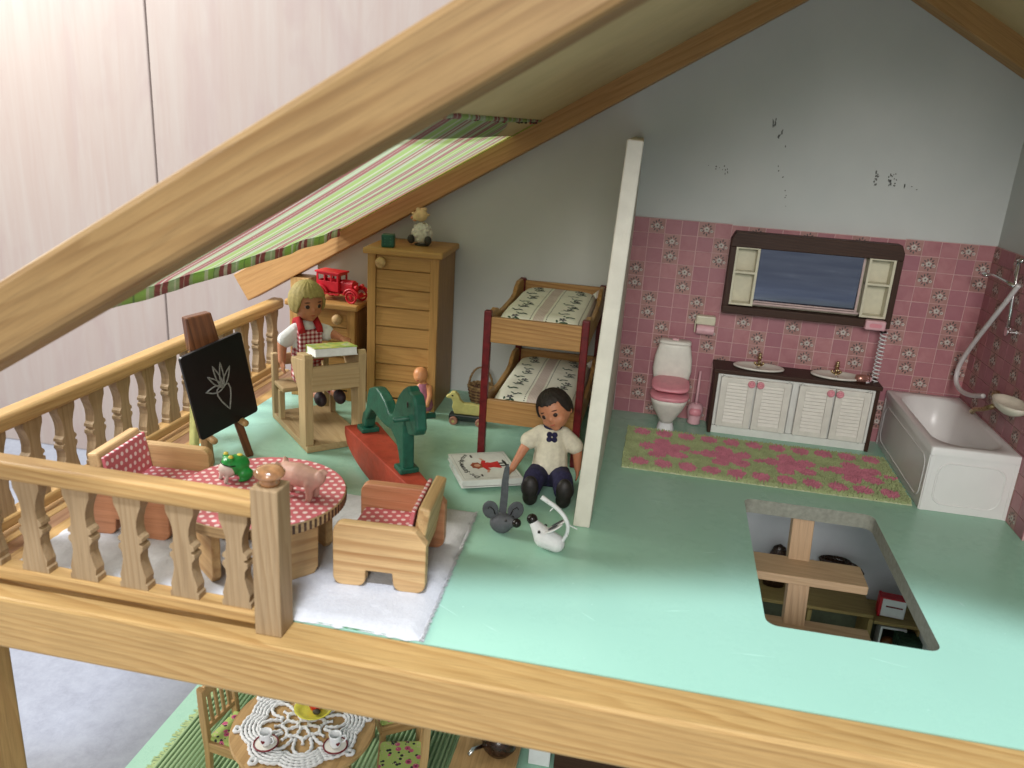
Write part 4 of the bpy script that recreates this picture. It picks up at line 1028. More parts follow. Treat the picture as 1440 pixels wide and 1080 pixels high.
# tall cabinet and small chest
def chest(name, label, loc, rz, w, d, h, slats, knob, zs, over=.32):
    t = thing(name, label, 'cabinet', loc, rz); k = 'chest_pine'
    st = .68
    for s in (-1, 1):
        board('stile', k, t, (s * (w / 2 - st / 2), .17, h / 2 - .25), (st, .34, h - .5), axis='Z', bevel=.05)
        board('side_panel', 'chest_end', t, (s * (w / 2 - .12), d / 2 + .17, h / 2 - .25), (.24, d - .34, h - .5), axis='Z', bevel=.03)
    board('back_panel', k, t, (0, d - .1, h / 2 - .25), (w - .5, .15, h - .55), axis='Z')
    board('top_board', k, t, (0, d / 2 - over / 2 + .02, h - .25), (w + over * 2, d + over, .5), axis='X', bevel=.13)
    board('plinth', k, t, (0, .2, .38), (w - st * 2 + .02, .24, .74), bevel=.04)
    sw = w - 2 * st - .03
    for i in range(len(zs) - 1):
        z0, z1 = zs[i + 1], zs[i]; H = z0 - z1
        pr = [(-.02, -H / 2 + .02), (-.08, -H / 2 + .09), (.0, H / 2 - .06), (.06, H / 2 - .015), (.25, H / 2 - .015), (.25, -H / 2 + .02)]
        o = MB().prism(pr, -sw / 2, sw / 2, 'YZ').build('slat', wood(k, 'X'), t, (0, .17, (z0 + z1) / 2), bevel=.03)
    MB().lathe([(.16, .3), (.16, 0), (.3, -.08), (.42, -.22), (.42, -.38), (.3, -.52), (0, -.58)], 18, axis='Y').build('knob', wood('chair_pine', 'Y'), t, knob, smooth=True)
    return t
tz = [12.6 - 0, 11.42, 9.9, 8.4, 6.83, 5.25, 3.7, 2.28, .84]; tz = tz[::-1]
chest('tall_cabinet', 'tall narrow pine cabinet with horizontal slatted front, sheep toy on top', (-1.05, 29.55, 0), radians(2.5), 5.75, 5.9, 13.1, 8, (-1.75, .1, 12.0), tz)
sz = [7.72, 6.2, 5.0, 3.7, 2.3, .84][::-1]
chest('small_cabinet', 'low pine cabinet with slatted front left of the tall one, red car on top', (-7.9, 29.75, 0), radians(1), 5.6, 4.9, 8.25, 5, (1.35, .1, 6.95), sz)
# green die
d = thing('toy_block', 'small dark green cube block on the front corner of the tall cabinet', 'toy block', (-2.55, 30.35, 13.1), radians(12))
MB().box((0, 0, .5), (1, 1, 1)).build('cube_body', M_GREENP, d, bevel=.1, seg=3)
pm = MB()
for x in (-.22, .22):
    for z in (.28, .5, .72): pm.ell((x, -.5, z), (.06, .012, .06), nu=8, nv=4); pm.ell((.5, x, z), (.012, .06, .06), nu=8, nv=4)
pm.build('pip', plain('faint_pip_green', (.03, .16, .09), .5), d)
# sheep
s = thing('sheep_figurine', 'white woolly sheep figurine with yellowish face and dark hooves, on the tall cabinet', 'toy sheep', (-.5, 32.6, 13.1), radians(-95))
mb = MB(); mb.ell((0, 0, .95), (.72, .78, .85))
for i in range(70):
    a = R_.uniform(0, 2 * pi); th = math.acos(R_.uniform(-.8, .95)); mb.ell((.68 * sin(th) * cos(a), .74 * sin(th) * sin(a), .95 + .82 * cos(th)), (.15, .15, .15), nu=8, nv=6)
blob('wool_body', mb, M_WOOL, s, .05, 1)
mb = MB(); mb.ell((.1, -.1, 2.4), (.5, .55, .52)); mb.ell((.3, -.5, 2.2), (.32, .3, .3)); mb.ell((-.05, .42, 2.45), (.14, .2, .12)); mb.ell((.05, -.75, 2.5), (.14, .2, .12))
for q in ((0, 0, 2.85), (.2, -.3, 2.85), (-.2, .1, 2.85), (.1, .2, 2.85)): mb.ell(q, (.2, .2, .16))
blob('head', mb, M_SHEEPF, s, .05, 2)
MB().ell((.5, -.68, 2.2), (.14, .14, .12)).ell((.55, -.45, 2.0), (.1, .12, .06)).build('muzzle', plain('orange_muzzle', (.55, .20, .09), .6, .2), s, smooth=True)
for sy in (-1, 1): MB().ell((.52, sy * .72, .5), (.3, .3, .36)).build('hoof', plain('grey_black_hoof', (.045, .04, .035), .7, .3, 3, .3, 10), s, smooth=True)
MB().lathe([(0, 0), (.55, 0), (.6, .08), (.5, .14), (0, .14)], 20).build('foot_plate', plain('dark_base', (.06, .05, .04), .7), s)
# red car
def car():
    t = thing('toy_car', 'bright red plastic vintage toy car on top of the low cabinet', 'toy car', (-7.0, 31.2, 8.25), radians(-12))
    c = MB(); x0, x1 = -1.75, .35
    # cabin walls with window openings
    for sy in (-.62, .62):
        c.box(((x0 + x1) / 2, sy, 1.15), (x1 - x0, .1, .8)); c.box(((x0 + x1) / 2, sy, 2.12), (x1 - x0, .1, .16))
        for x in (x0 + .08, -.98, -.35, x1 - .08): c.box((x, sy, 1.8), (.16, .1, .6))
    for x in (x0, x1): c.box((x, 0, 1.15), (.1, 1.24, .8)); c.box((x, 0, 2.12), (.1, 1.24, .16)); c.box((x, .56, 1.8), (.1, .12, .6)); c.box((x, -.56, 1.8), (.1, .12, .6))
    c.box(((x0 + x1) / 2, 0, 2.26), (x1 - x0 + .25, 1.5, .14)); c.box(((x0 + x1) / 2, 0, .78), (x1 - x0, 1.2, .1))
    c.build('cabin', M_RED, t, bevel=.025)
    h = MB(); h.box((.95, 0, 1.1), (1.15, .85, .6)); h.lathe([(.43, .38), (.43, 1.5), (0, 1.5)], 16, axis='X', c=(0, 0, 1.32)); h.box((1.5, 0, 1.1), (.1, .95, .9)); h.build('bonnet', M_RED, t, bevel=.04)
    ch = MB(); ch.box((0, 0, .62), (4.2, .8, .14)); ch.box((-.55, .72, .55), (2.0, .3, .08)); ch.box((-.55, -.72, .55), (2.0, .3, .08)); ch.box((2.3, 0, .6), (.1, 1.9, .14)); ch.build('chassis', M_RED, t, bevel=.02)
    for x in (-1.35, 1.65):
        for sy in (-1, 1):
            w = MB(); w.tube([(.46 * cos(a), 0, .46 * sin(a)) for a in [2 * pi * i / 24 for i in range(24)]], .085, 8, closed=True)
            for i in range(8): a = pi * i / 8; w.box((0, 0, 0), (.9, .03, .04), (0, a, 0))
            w.lathe([(0, -.1), (.12, -.1), (.12, .1), (0, .1)], 10, axis='Y'); w.build('wheel', M_RED, t, (x, sy * .78, .52))
            fd = MB(); fd.tube([(x + .72 * cos(a), sy * .78, .5 + .66 * sin(a)) for a in [radians(k) for k in range(10, 171, 16)]], .1, 8); fd.build('mudguard', M_RED, t, smooth=True)
    l = MB()
    for sy in (-1, 1): l.lathe([(0, 0), (.12, 0), (.2, .25), (0, .28)], 12, axis='X', c=(1.75, sy * .42, 1.3)); 
    l.build('headlamp', M_RED, t)
car()

# bunk bed
def sheet_mat():
    m, nt, b = mat_new('flower_stripe_sheet'); v = objco(nt, rand=False); s = sepxyz(nt, v)
    X = mth(nt, 'FRACT', mth(nt, 'MULTIPLY_ADD', s[0], 1 / 3.35, .02))      # 0..1 over a stripe repeat
    wob = mth(nt, 'ABSOLUTE', mth(nt, 'SUBTRACT', X, .5))
    base = (.80, .80, .68)
    # pinkish beige bands at the repeat edge
    band = mth(nt, 'GREATER_THAN', wob, .385)
    fine = mth(nt, 'GREATER_THAN', mth(nt, 'SINE', mth(nt, 'MULTIPLY', s[0], 62)), .2)
    pink = mix(nt, fine, (.68, .61, .53), (.54, .42, .40))
    c = mix(nt, band, base, pink)
    # dotted lines
    dl = mth(nt, 'MULTIPLY', mth(nt, 'LESS_THAN', mth(nt, 'ABSOLUTE', mth(nt, 'SUBTRACT', wob, .33)), .012), mth(nt, 'GREATER_THAN', mth(nt, 'SINE', mth(nt, 'MULTIPLY', s[1], 26)), 0.1))
    c = mix(nt, dl, c, (.05, .05, .05))
    lk(nt, c, b.inputs['Base Color']); b.inputs['Roughness'].default_value = .9
    bump(nt, b, mth(nt, 'ADD', noise(nt, v, 1.2, 3), mth(nt, 'MULTIPLY', noise(nt, v, 30, 2), .2)), .5, .12); return m
SHEET = sheet_mat()
M_LEAFP = plain('sheet_print_green', (.035, .085, .05), .8, .3); M_FLP = plain('sheet_print_grey', (.10, .10, .11), .8, .3)
def bunk():
    t = thing('bunk_bed', 'wooden bunk bed with dark red posts and two flower striped mattresses', 'bunk bed', (7.45, 22.5, 0))
    Wd, L = 6.75, 13.2; k = 'bed_pine'
    for x in (0, Wd):
        for y in (0, L):
            MB().box((0, 0, 0), (.52, .52, 10.7)).build('post', M_BEDRED, t, (x, y, 5.35), bevel=.08)
    for zt, hh in ((10.28, 1.8), (4.35, 1.75)):
        board('front_rail', k, t, (Wd / 2, 0, zt - hh / 2), (Wd - .5, .36, hh), bevel=.06)
        board('end_rail', k, t, (Wd / 2, L, zt - hh / 2 + .25), (Wd - .5, .36, hh), bevel=.06)
        # scalloped side boards, higher toward the wall
        y0, y1 = .25, L - .25
        prof = [(y0, zt - hh)] + [(y1, zt - hh)] + [(y1, zt + .15), (y1 - .7, zt + .5), (y1 - 2.0, zt + .55), (y1 - 2.9, zt + .25), (y1 - 3.4, zt - .15), (y1 - 4.4, zt - .35), (y0 + 5, zt - .45), (y0 + 3.2, zt - .35), (y0 + 2.4, zt + .05), (y0 + 1.7, zt + .22), (y0 + .6, zt + .18), (y0, zt + .0)]
        for x in (0, Wd): MB().prism(prof, -.16, .16, 'YZ').build('side_board', wood(k, 'Y'), t, (x, 0, 0), bevel=.05)
        board('slat_base', 'chest_pine', t, (Wd / 2, L / 2, zt - 1.45), (Wd - .4, L - .4, .2), axis='Y')
        m = thing('mattress', 'flower striped %s mattress of the bunk bed' % ('upper' if zt > 8 else 'lower'), 'mattress', (7.45 + Wd / 2, 22.5 + L / 2, zt - 1.3))
        w, l, th = Wd - .55, L - .6, 1.35
        V = []; nx, ny = 18, 30
        from mathutils import noise as MN
        def P(i, j, top):
            u = -1 + 2 * i / nx; v_ = -1 + 2 * j / ny
            rx = w / 2 * (1 - .05 * abs(v_) ** 6); ry = l / 2 * (1 - .04 * abs(u) ** 6)
            e = (1 - abs(u) ** 8) * (1 - abs(v_) ** 10)
            x, y = u * rx, v_ * ry
            if top: return (x, y, th * .45 + th * .55 * e ** .6 + .10 * MN.noise(Vector((x * .8, y * .6, zt))) * e)
            return (x * .98, y * .98, .0 + th * .12 * (1 - e))
        for top in (1, 0):
            for i in range(nx + 1):
                for j in range(ny + 1): V.append(P(i, j, top))
        k2 = (nx + 1) * (ny + 1); F = []
        for i in range(nx):
            for j in range(ny):
                a = i * (ny + 1) + j; F.append((a, a + ny + 1, a + ny + 2, a + 1)); F.append((k2 + a, k2 + a + 1, k2 + a + ny + 2, k2 + a + ny + 1))
        bd = [(i, 0) for i in range(nx)] + [(nx, j) for j in range(ny)] + [(i, ny) for i in range(nx, 0, -1)] + [(0, j) for j in range(ny, 0, -1)]
        id_ = [i * (ny + 1) + j for i, j in bd]
        for q in range(len(id_)): a, b2 = id_[q], id_[(q + 1) % len(id_)]; F.append((a, b2, b2 + k2, a + k2))
        MB().add(V, F).build('cover', SHEET, m, smooth=True)
        # printed flower garlands, flat print laid on the cloth
        pr = MB()
        def topz(x, y):
            u = x / (w / 2); v_ = y / (l / 2); e = max(0, (1 - min(1, abs(u)) ** 8) * (1 - min(1, abs(v_)) ** 10))
            return th * .45 + th * .55 * e ** .6 + .10 * MN.noise(Vector((x * .8, y * .6, zt))) * e + .03
        def leaf(cx, cy, a, L_, W2, mi):
            pts = []
            for q in range(8):
                an = 2 * pi * q / 8; px, py = L_ * cos(an), W2 * sin(an)
                x = cx + px * cos(a) - py * sin(a); y = cy + px * sin(a) + py * cos(a); pts.append((x, y, topz(x, y)))
            pr.add(pts, [tuple(range(8))], mi)
        for gx in (-1.72, 1.62):
            y = -l / 2 + .4
            while y < l / 2 - .9:
                x = gx + .28 * sin(y * 2.2); leaf(x, y, R_.uniform(.3, 1.1), .22, .10, 0); leaf(x + .3, y + .12, R_.uniform(-.6, .2), .24, .1, 0)
                leaf(x - .26, y + .22, R_.uniform(1.6, 2.6), .17, .08, 0)
                if int(y * 1.5) % 2 == 0:
                    for q in range(5):
                        an = 2 * pi * q / 5; leaf(x + .1 + .16 * cos(an), y + .5 + .16 * sin(an), an, .12, .08, 1)
                y += 1.02
        pr.build('flower_print', [M_LEAFP, M_FLP], m, weld=False)['kind'] = 'stuff'
        MB().prism([(w / 2 - .2, 0), (w / 2 + .15, .35), (w / 2 - .05, .7), (w / 2 - .5, .3)], l / 2 - .6, l / 2 - .1, 'XZ').build('cloth_corner', SHEET, m, (0, 0, .7))
bunk()

# boy doll
def boy():
    t = thing('doll', 'dark haired boy doll in cream shirt and navy trousers sitting against the bed post', 'doll', (12.95, 18.85, 0), radians(-84), 'dolls in the room')
    mb = MB()
    lean = -.35
    mb.ell((0, 0, .95), (.9, 1.15, .9)); limb(mb, [(0, 0, 1.2), (-.15, 0, 2.6), (lean, 0, 3.7)], [.95, .92, .78]); limb(mb, [(lean, 0, 3.4), (lean, 0, 4.6)], [.42, .4])
    # arms: doll right (-y, viewer left) reaches to the book, left hangs by the partition
    limb(mb, [(lean, -.85, 3.7), (.25, -1.75, 2.7), (.9, -2.45, 1.35)], [.40, .34, .22]); hand(mb, (.9, -2.45, 1.4), (.45, -.5, -.8), (-.4, -.5, .5), 1.0)
    limb(mb, [(lean, .85, 3.7), (0, 1.75, 2.6), (.15, 1.85, 1.5)], [.40, .35, .24]); hand(mb, (.15, 1.85, 1.5), (.15, .05, -1), (0, 1, 0), 1.0)
    for s in (-1, 1): limb(mb, [(.2, s * .55, .8), (1.8, s * .85, 1.1), (3.2, s * 1.05, .65)], [.6, .5, .4])
    M = Matrix.Translation((lean + .35, .05, 5.4)) @ Matrix.Rotation(radians(-20), 4, 'Z') @ Matrix.Rotation(radians(23), 4, 'X') @ Matrix.Rotation(radians(8), 4, 'Y') @ Matrix.Scale(1.13, 4)
    head_features(t, M, M_HAIRB, mb, False)
    
    blob('body', mb, M_SKIN, t, .075, 3)
    sh = MB(); limb(sh, [(.1, 0, 1.55), (-.08, 0, 2.6), (lean + .05, 0, 3.55)], [1.2, 1.08, .84]); sh.ell((.15, 0, 1.35), (1.1, 1.28, .5))
    limb(sh, [(lean, -.75, 3.65), (.0, -1.5, 3.1)], [.50, .60]); limb(sh, [(lean, .75, 3.65), (-.1, 1.55, 2.95)], [.50, .58])
    blob('shirt', sh, M_SHIRT, t, .075, 3)
    cl = MB(); cl.tube([(lean + .04 + .5 * cos(a), 0 + .5 * sin(a), 4.2 + .05 * cos(a) * -1) for a in [2 * pi * i / 20 for i in range(20)]], .15, 8, closed=True); cl.build('collar', M_NAVY, t, smooth=True)
    ap = MB()
    for a in range(4): ap.ell((lean + .98, .17 * (1 if a % 2 else -1), 3.72 + .17 * (1 if a < 2 else -1)), (.07, .2, .2), nu=10, nv=6)
    ap.build('flower_patch', M_NAVY, t, smooth=True)
    ts = MB(); ts.ell((0, 0, .95), (1.08, 1.4, .95))
    for s in (-1, 1): limb(ts, [(.3, s * .6, .95), (1.8, s * .9, 1.25), (2.75, s * 1.05, .95)], [.85, .72, .66])
    blob('trousers', ts, M_NAVY, t, .08, 3)
    for s in (-1, 1):
        so = MB(); so.ell((3.25, s * 1.05, .62), (.42, .5, .6)); so.ell((3.35, s * 1.08, 1.25), (.36, .55, .8), (0, radians(-8), 0))
        blob('shoe', so, M_SHOE, t, .06, 2)
boy()

# picture book with title
def struwwel():
    t = book('book', 'white picture book about a red dressed child lying beside the sitting boy doll', (8.4, 19.3, .1), radians(118), 5.1, 4.1, .4, M_COVER, M_PAPER)
    t.rotation_euler = (0, radians(3), radians(116))
    t.location = (8.4, 19.3, .2)
    z = .404
    MB().box((-.25, .1, -.1), (4.9, 4.0, .05)).build('open_page', M_PAPER, t, rot=(0, radians(1), 0))
    def shape(nm, pts, m, dz=0): MB().prism([(x, y * .86 - .12) for x, y in pts], z + dz, z + dz + .006, 'XY').build(nm, m, t)
    # generic child in a red dress; the cover reads along +y
    # title along an arc
    LM = MB()
    def txt(s_, size, x, y, rz):
        cu = bpy.data.curves.new('tmp', 'FONT'); cu.body = s_; cu.size = size; cu.extrude = .003; cu.align_x = 'CENTER'; cu.align_y = 'CENTER'; cu.offset = .014
        o = bpy.data.objects.new('tmp', cu); C.objects.link(o); me = bpy.data.meshes.new_from_object(o)
        Mx = Matrix.Translation((x, y, z + .006)) @ Matrix.Rotation(rz, 4, 'Z')
        LM.add([Mx @ v.co for v in me.vertices], [tuple(p.vertices) for p in me.polygons])
        bpy.data.objects.remove(o); bpy.data.meshes.remove(me); bpy.data.curves.remove(cu)
    title = 'Der Struwwelpeter'; Rr = 3.6
    wds = {'D': 1.3, 'S': 1.1, 'w': 1.3, ' ': .6, 't': .7, 'r': .75, 'l': .5}
    tot = sum(wds.get(c, 1) for c in title); acc = 0
    for ch in title:
        wd = wds.get(ch, 1); u = (acc + wd / 2) / tot; acc += wd
        a = radians(127 - 74 * u)
        if ch != ' ': txt(ch, .52, Rr * cos(a), -2.05 + Rr * sin(a), a - pi / 2)
    txt('oder', .2, -1.8, .55, radians(0)); txt('lustige', .2, 1.8, .55, 0)
    LM.build('title_lettering', M_PRINTDK, t, weld=False)['kind'] = 'stuff'
    C8 = lambda cx, cy, rx, ry, k=12, a0=0: [(cx + rx * cos(2 * pi * i / k + a0), cy + ry * sin(2 * pi * i / k + a0)) for i in range(k)]
    shape('dress_print', [(-.3, .35), (.3, .35), (.52, -.25), (.42, -.5), (.66, -1.15), (-.66, -1.15), (-.42, -.5), (-.52, -.25)], M_PRINTRED)
    shape('sleeve_print', [(-.3, .35), (-.95, .1), (-.85, -.2), (-.28, .0)], M_PRINTRED, .001); shape('sleeve_print', [(.3, .35), (.95, .1), (.85, -.2), (.28, .0)], M_PRINTRED, .001)
    shape('hair_print', [(.52 * cos(2 * pi * i / 14) * (1 + .25 * (i % 2)), .75 + .42 * sin(2 * pi * i / 14) * (1 + .25 * (i % 2))) for i in range(14)], M_PRINTBR, .002)
    shape('face_print', C8(0, .7, .26, .26), plain('print_skin', (.60, .33, .22), .6), .009)
    for s in (-1, 1):
        shape('arm_print', [(s * .9, .1), (s * 1.35, .25), (s * 1.3, .05), (s * .88, -.12)][::s], CACHE['print_skin'], .002)
        shape('leg_print', [(s * .12, -1.12), (s * .36, -1.12), (s * .34, -1.5), (s * .14, -1.5)][::s], M_PRINTDK, .003)
    shape('ground_print', [(-.9, -1.6), (-.5, -1.5), (.0, -1.55), (.6, -1.48), (.95, -1.6), (.5, -1.75), (-.4, -1.72)], M_PRINTDK, .001)
    fr_ = MB()
    for (cx, cy, sx, sy) in ((0, 1.85, 4.6, .02), (0, -1.85, 4.6, .02), (2.3, 0, .02, 3.7), (-2.3, 0, .02, 3.7)): fr_.box((cx, cy, z + .002), (sx, sy, .004))
    fr_.build('border_print', plain('border_grey', (.3, .33, .3), .6), t)
struwwel()

# mice
def mouse(name, label, loc, rz, mat, ear, tail, white):
    t = thing(name, label, 'toy mouse', loc, rz)
    mb = MB()
    if not white:
        mb.ell((-.1, 0, .62), (.72, .62, .62)); limb(mb, [(0, 0, .7), (.45, 0, .85), (.9, 0, .98)], [.58, .42, .22])
        blob('body', mb, mat, t, .05, 3)
        MB().ell((1.05, 0, 1.02), (.27, .27, .27)).build('nose', M_BEAD, t, smooth=True)
        for s in (-1, 1):
            e = MB().lathe([(0, -.05), (.42, -.05), (.48, 0), (.42, .05), (0, .05)], 20, axis='X', sy=1.25, c=(-.0, s * .30, 1.62))
            o = e.build('ear', ear, t, (0, 0, 0), (radians(s * -16), 0, radians(-48)), smooth=False, bevel=.02)
            MB().tube([(.07, s * .1, 1.3), (.07, s * .12, 1.62), (.07, s * .3, 1.86), (.07, s * .42, 1.76)], .035, 6).build('ear_line', M_BEAD, t, (0, 0, 0), (radians(s * -16), 0, radians(-48)), smooth=True)
            MB().ell((.5, s * .32, 1.08), (.07, .06, .08)).build('eye', M_BEAD, t, smooth=True)
        tb = MB()
        pts = [(-.35, .0, .5), (-.5, .05, 1.2), (-.55, .1, 2.2), (-.6, .1, 3.2), (-.6, .16, 4.0), (-.6, .2, 4.25)]
        V = []; W2 = [.24, .22, .22, .2, .15, .03]
        for (x, y, z), w_ in zip(pts, W2): V += [(x, y - w_, z), (x, y + w_, z), (x + .09, y + w_, z), (x + .09, y - w_, z)]
        F = [(i * 4 + j, i * 4 + (j + 1) % 4, i * 4 + 4 + (j + 1) % 4, i * 4 + 4 + j) for i in range(5) for j in range(4)] + [(0, 1, 2, 3), (20, 21, 22, 23)]
        tb.add(V, F).build('tail', tail, t, (.1, -.2, 0), (0, 0, radians(-48)))
    else:
        limb(mb, [(-.55, 0, .52), (.2, 0, .68), (.85, 0, 1.35)], [.52, .62, .3])
        blob('body', mb, mat, t, .05, 3)
        MB().ell((1.02, 0, 1.6), (.32, .3, .32)).build('nose', M_BEAD, t, smooth=True)
        for s in (-1, 1):
            MB().ell((.35, s * .47, 1.18), (.09, .08, .09)).build('eye', M_BEAD, t, smooth=True)
            MB().lathe([(0, -.04), (.42, -.04), (.47, 0), (.42, .04), (0, .04)], 18, axis='X', sy=1.5).build('ear', ear, t, (-.45, s * .32, 1.55), (radians(-s * 14), radians(-52), 0), bevel=.015)
            MB().ell((0, 0, 0), (.02, .22, .4)).build('ear_lining', M_LEATHER, t, (-.40, s * .32, 1.62), (radians(-s * 14), radians(-52), 0), smooth=True)
        P = [Vector(p) for p in ((-.9, 0, .7), (-1.25, .05, 1.5), (-1.1, .05, 2.2), (-.5, .1, 2.75), (.1, .1, 3.0), (.5, .15, 3.2))]
        for _ in range(2):
            Q = [P[0]]
            for a, b in zip(P[:-1], P[1:]): Q += [a.lerp(b, .25), a.lerp(b, .75)]
            P = Q + [P[-1]]
        n_ = len(P); MB().tube(P, [.10 + .05 * (i / n_) for i in range(n_)], 8).build('tail', tail, t, smooth=True)
        th = MB()
        for a, b in (((-1.2, .05, 1.9), (-1.7, -.1, 1.7)), ((-.3, .1, 2.8), (-.1, .2, 2.5)), ((0, .1, 2.95), (.1, .4, 3.1)), ((-1.15, 0, 1.5), (-1.3, .3, 1.3))): th.tube([a, b], .03, 6)
        th.build('loose_thread', tail, t)
mouse('grey_mouse_figurine', 'grey toy mouse with round ears and upright flat tail on the mint floor', (11.3, 11.45, 0), radians(-28), M_GREYCLAY, M_LEATHER, M_LEATHER, False)
mouse('white_mouse_figurine', 'white toy mouse with black bead nose and curled string tail', (14.15, 10.35, 0), radians(165), M_WCLAY, M_WCLAY, M_WCLAY, True)

# rocking horse, profile taken in the vertical plane through its feet
def horse():
    A = Vector((.13, 18.94, 0)); B = Vector((4.88, 13.18, 0)); rz = math.atan2(B.y - A.y, B.x - A.x)
    t = thing('rocking_horse', 'dark green wooden rocking horse on a red-brown rocker', 'rocking horse', A, rz)
    # rocker: flat top and round underside, narrowing to the front
    x0, x1, zt = -1.25, 9.9, 2.25; n = 22; V = []
    for i in range(n + 1):
        u = i / n; x = x0 + (x1 - x0) * u
        zb = zt - 2.22 * max(0, 1 - ((u - .48) / .52) ** 2) ** .5 if u < .99 else zt - .08
        if u < .02: zb = zt - .55
        hw = 1.2 - .55 * u; yc = -.05
        V += [(x, yc - hw, zt), (x, yc + hw, zt), (x, yc + hw, zb), (x, yc - hw, zb)]
    F = [(i * 4 + j, i * 4 + (j + 1) % 4, i * 4 + 4 + (j + 1) % 4, i * 4 + 4 + j) for i in range(n) for j in range(4)] + [(0, 1, 2, 3), tuple(range(n * 4, n * 4 + 4))]
    MB().add(V, F).build('rocker', M_REDPAINT, t, bevel=.07)
    pr = [(-.15, 2.6), (-.3, 2.9), (.0, 3.6), (.45, 3.95), (.72, 4.3), (.85, 5.1), (1.2, 5.7), (1.93, 6.0), (2.6, 6.15), (3.3, 6.05), (4.2, 5.75), (5.0, 5.2), (5.55, 5.35), (6.0, 6.1), (6.6, 7.0), (7.3, 7.6), (8.0, 8.0), (8.35, 7.75), (8.9, 7.7), (9.25, 7.2), (9.4, 6.4), (9.55, 5.75), (9.3, 5.35), (8.75, 5.15), (8.3, 5.0), (8.0, 5.3), (7.75, 5.7), (7.55, 5.3), (7.65, 3.9), (7.7, 2.45), (7.05, 2.4), (6.75, 3.2), (6.3, 3.85), (5.4, 4.25), (4.3, 4.15), (3.0, 4.2), (2.3, 4.35), (1.7, 4.3), (1.25, 3.9), (.75, 3.3), (.5, 2.6)]
    hm = MB().prism(pr, -.37, .37, 'XZ').build('horse_body', M_GREENP, t, bevel=.15, seg=3)
    for x in (.12, 7.3): MB().box((0, 0, 0), (1.15, 1.25, .34)).build('foot_block', M_GREENP, t, (x, 0, 2.42), bevel=.08)
    MB().lathe([(0, -1.35), (.17, -1.3), (.19, 1.3), (0, 1.35)], 12, axis='Y').build('handle_peg', M_GREENP, t, (8.35, .0, 6.1), smooth=True)
    MB().ell((8.45, -.49, 7.0), (.10, .04, .2)).ell((7.75, -.49, 5.9), (.16, .04, .16)).build('eye', M_BEAD, t, smooth=True)
    return t
HORSE = horse()

# baby doll
def baby():
    t = thing('baby_doll', 'small bald baby doll in a pink dress standing against the tall cabinet', 'doll', (1.25, 28.75, 0), radians(-95), 'dolls in the room')
    t.scale = (1.17, 1.17, 1.17)
    mb = MB(); mb.ell((.1, -.3, 2.95), (.52, .50, .55)); mb.ell((.35, -.3, 2.8), (.3, .36, .3)); mb.ell((.62, -.3, 2.85), (.07, .06, .06))
    limb(mb, [(0, 0, 1.0), (0, -.1, 2.1), (0, -.2, 2.5)], [.38, .34, .2])
    limb(mb, [(.05, .35, 2.1), (.3, .5, 1.6), (.55, .45, 1.15)], [.2, .19, .15]); mb.ell((.6, .45, 1.02), (.16, .15, .17))
    limb(mb, [(.05, -.4, 2.1), (.3, -.55, 1.7)], [.18, .15])
    for s in (-1, 1): limb(mb, [(.1, s * .2, .9), (.2, s * .25, .45), (.3, s * .28, .18)], [.24, .2, .18])
    blob('body', mb, M_BSKIN, t, .05, 3)
    d = MB(); limb(d, [(0, 0, .8), (0, -.05, 1.6), (0, -.12, 2.1)], [.62, .46, .36]); blob('dress', d, plain('pink_doll_dress', (.36, .13, .19), .9, .15, 3, .4), t, .06, 2)
    for s in (-1, 1): MB().ell((.52, -.3 + s * .17, 2.98), (.04, .06, .04)).build('eye', M_EYE, t, smooth=True)
    MB().ell((.6, -.3, 2.66), (.05, .1, .05)).build('mouth', M_LIP, t, smooth=True)
baby()
def duck():
    t = thing('duck_on_wheels', 'pale yellow wooden duck on a black wheeled base by the bed', 'toy duck', (5.0, 28.2, 0), radians(4))
    MB().box((0, 0, .55), (2.9, .9, .5)).build('base', plain('black_green_paint', (.008, .016, .014), .35, .2), t, bevel=.08)
    pr = [(-1.05, .8), (.9, .8), (1.25, 1.1), (1.35, 1.5), (1.0, 1.62), (.2, 1.75), (-.35, 1.72), (-.62, 1.95), (-.8, 2.4), (-1.05, 2.62), (-1.35, 2.58), (-1.5, 2.38), (-1.78, 2.2), (-1.72, 2.05), (-1.35, 2.05), (-1.2, 1.75), (-1.25, 1.3)]
    MB().prism(pr, -.22, .22, 'XZ').build('duck_body', M_DUCK, t, bevel=.07)
    MB().ell((-1.25, -.23, 2.3), (.08, .02, .06)).build('eye', M_BEAD, t, smooth=True)
    for x in (-1.05, 1.05):
        for sy in (-1, 1):
            w = MB().lathe([(0, -.1), (.3, -.12), (.34, -.06), (.34, .08), (0, .08)], 20, axis='Y').build('wheel', plain('pink_wood_wheel', (.38, .17, .12), .5, .2), t, (x, sy * .55, .34))
            MB().lathe([(0, -.05), (.12, -.04), (0, 0)], 10, axis='Y').build('hub', M_DUCK, w, (0, sy * .12, 0))
duck()
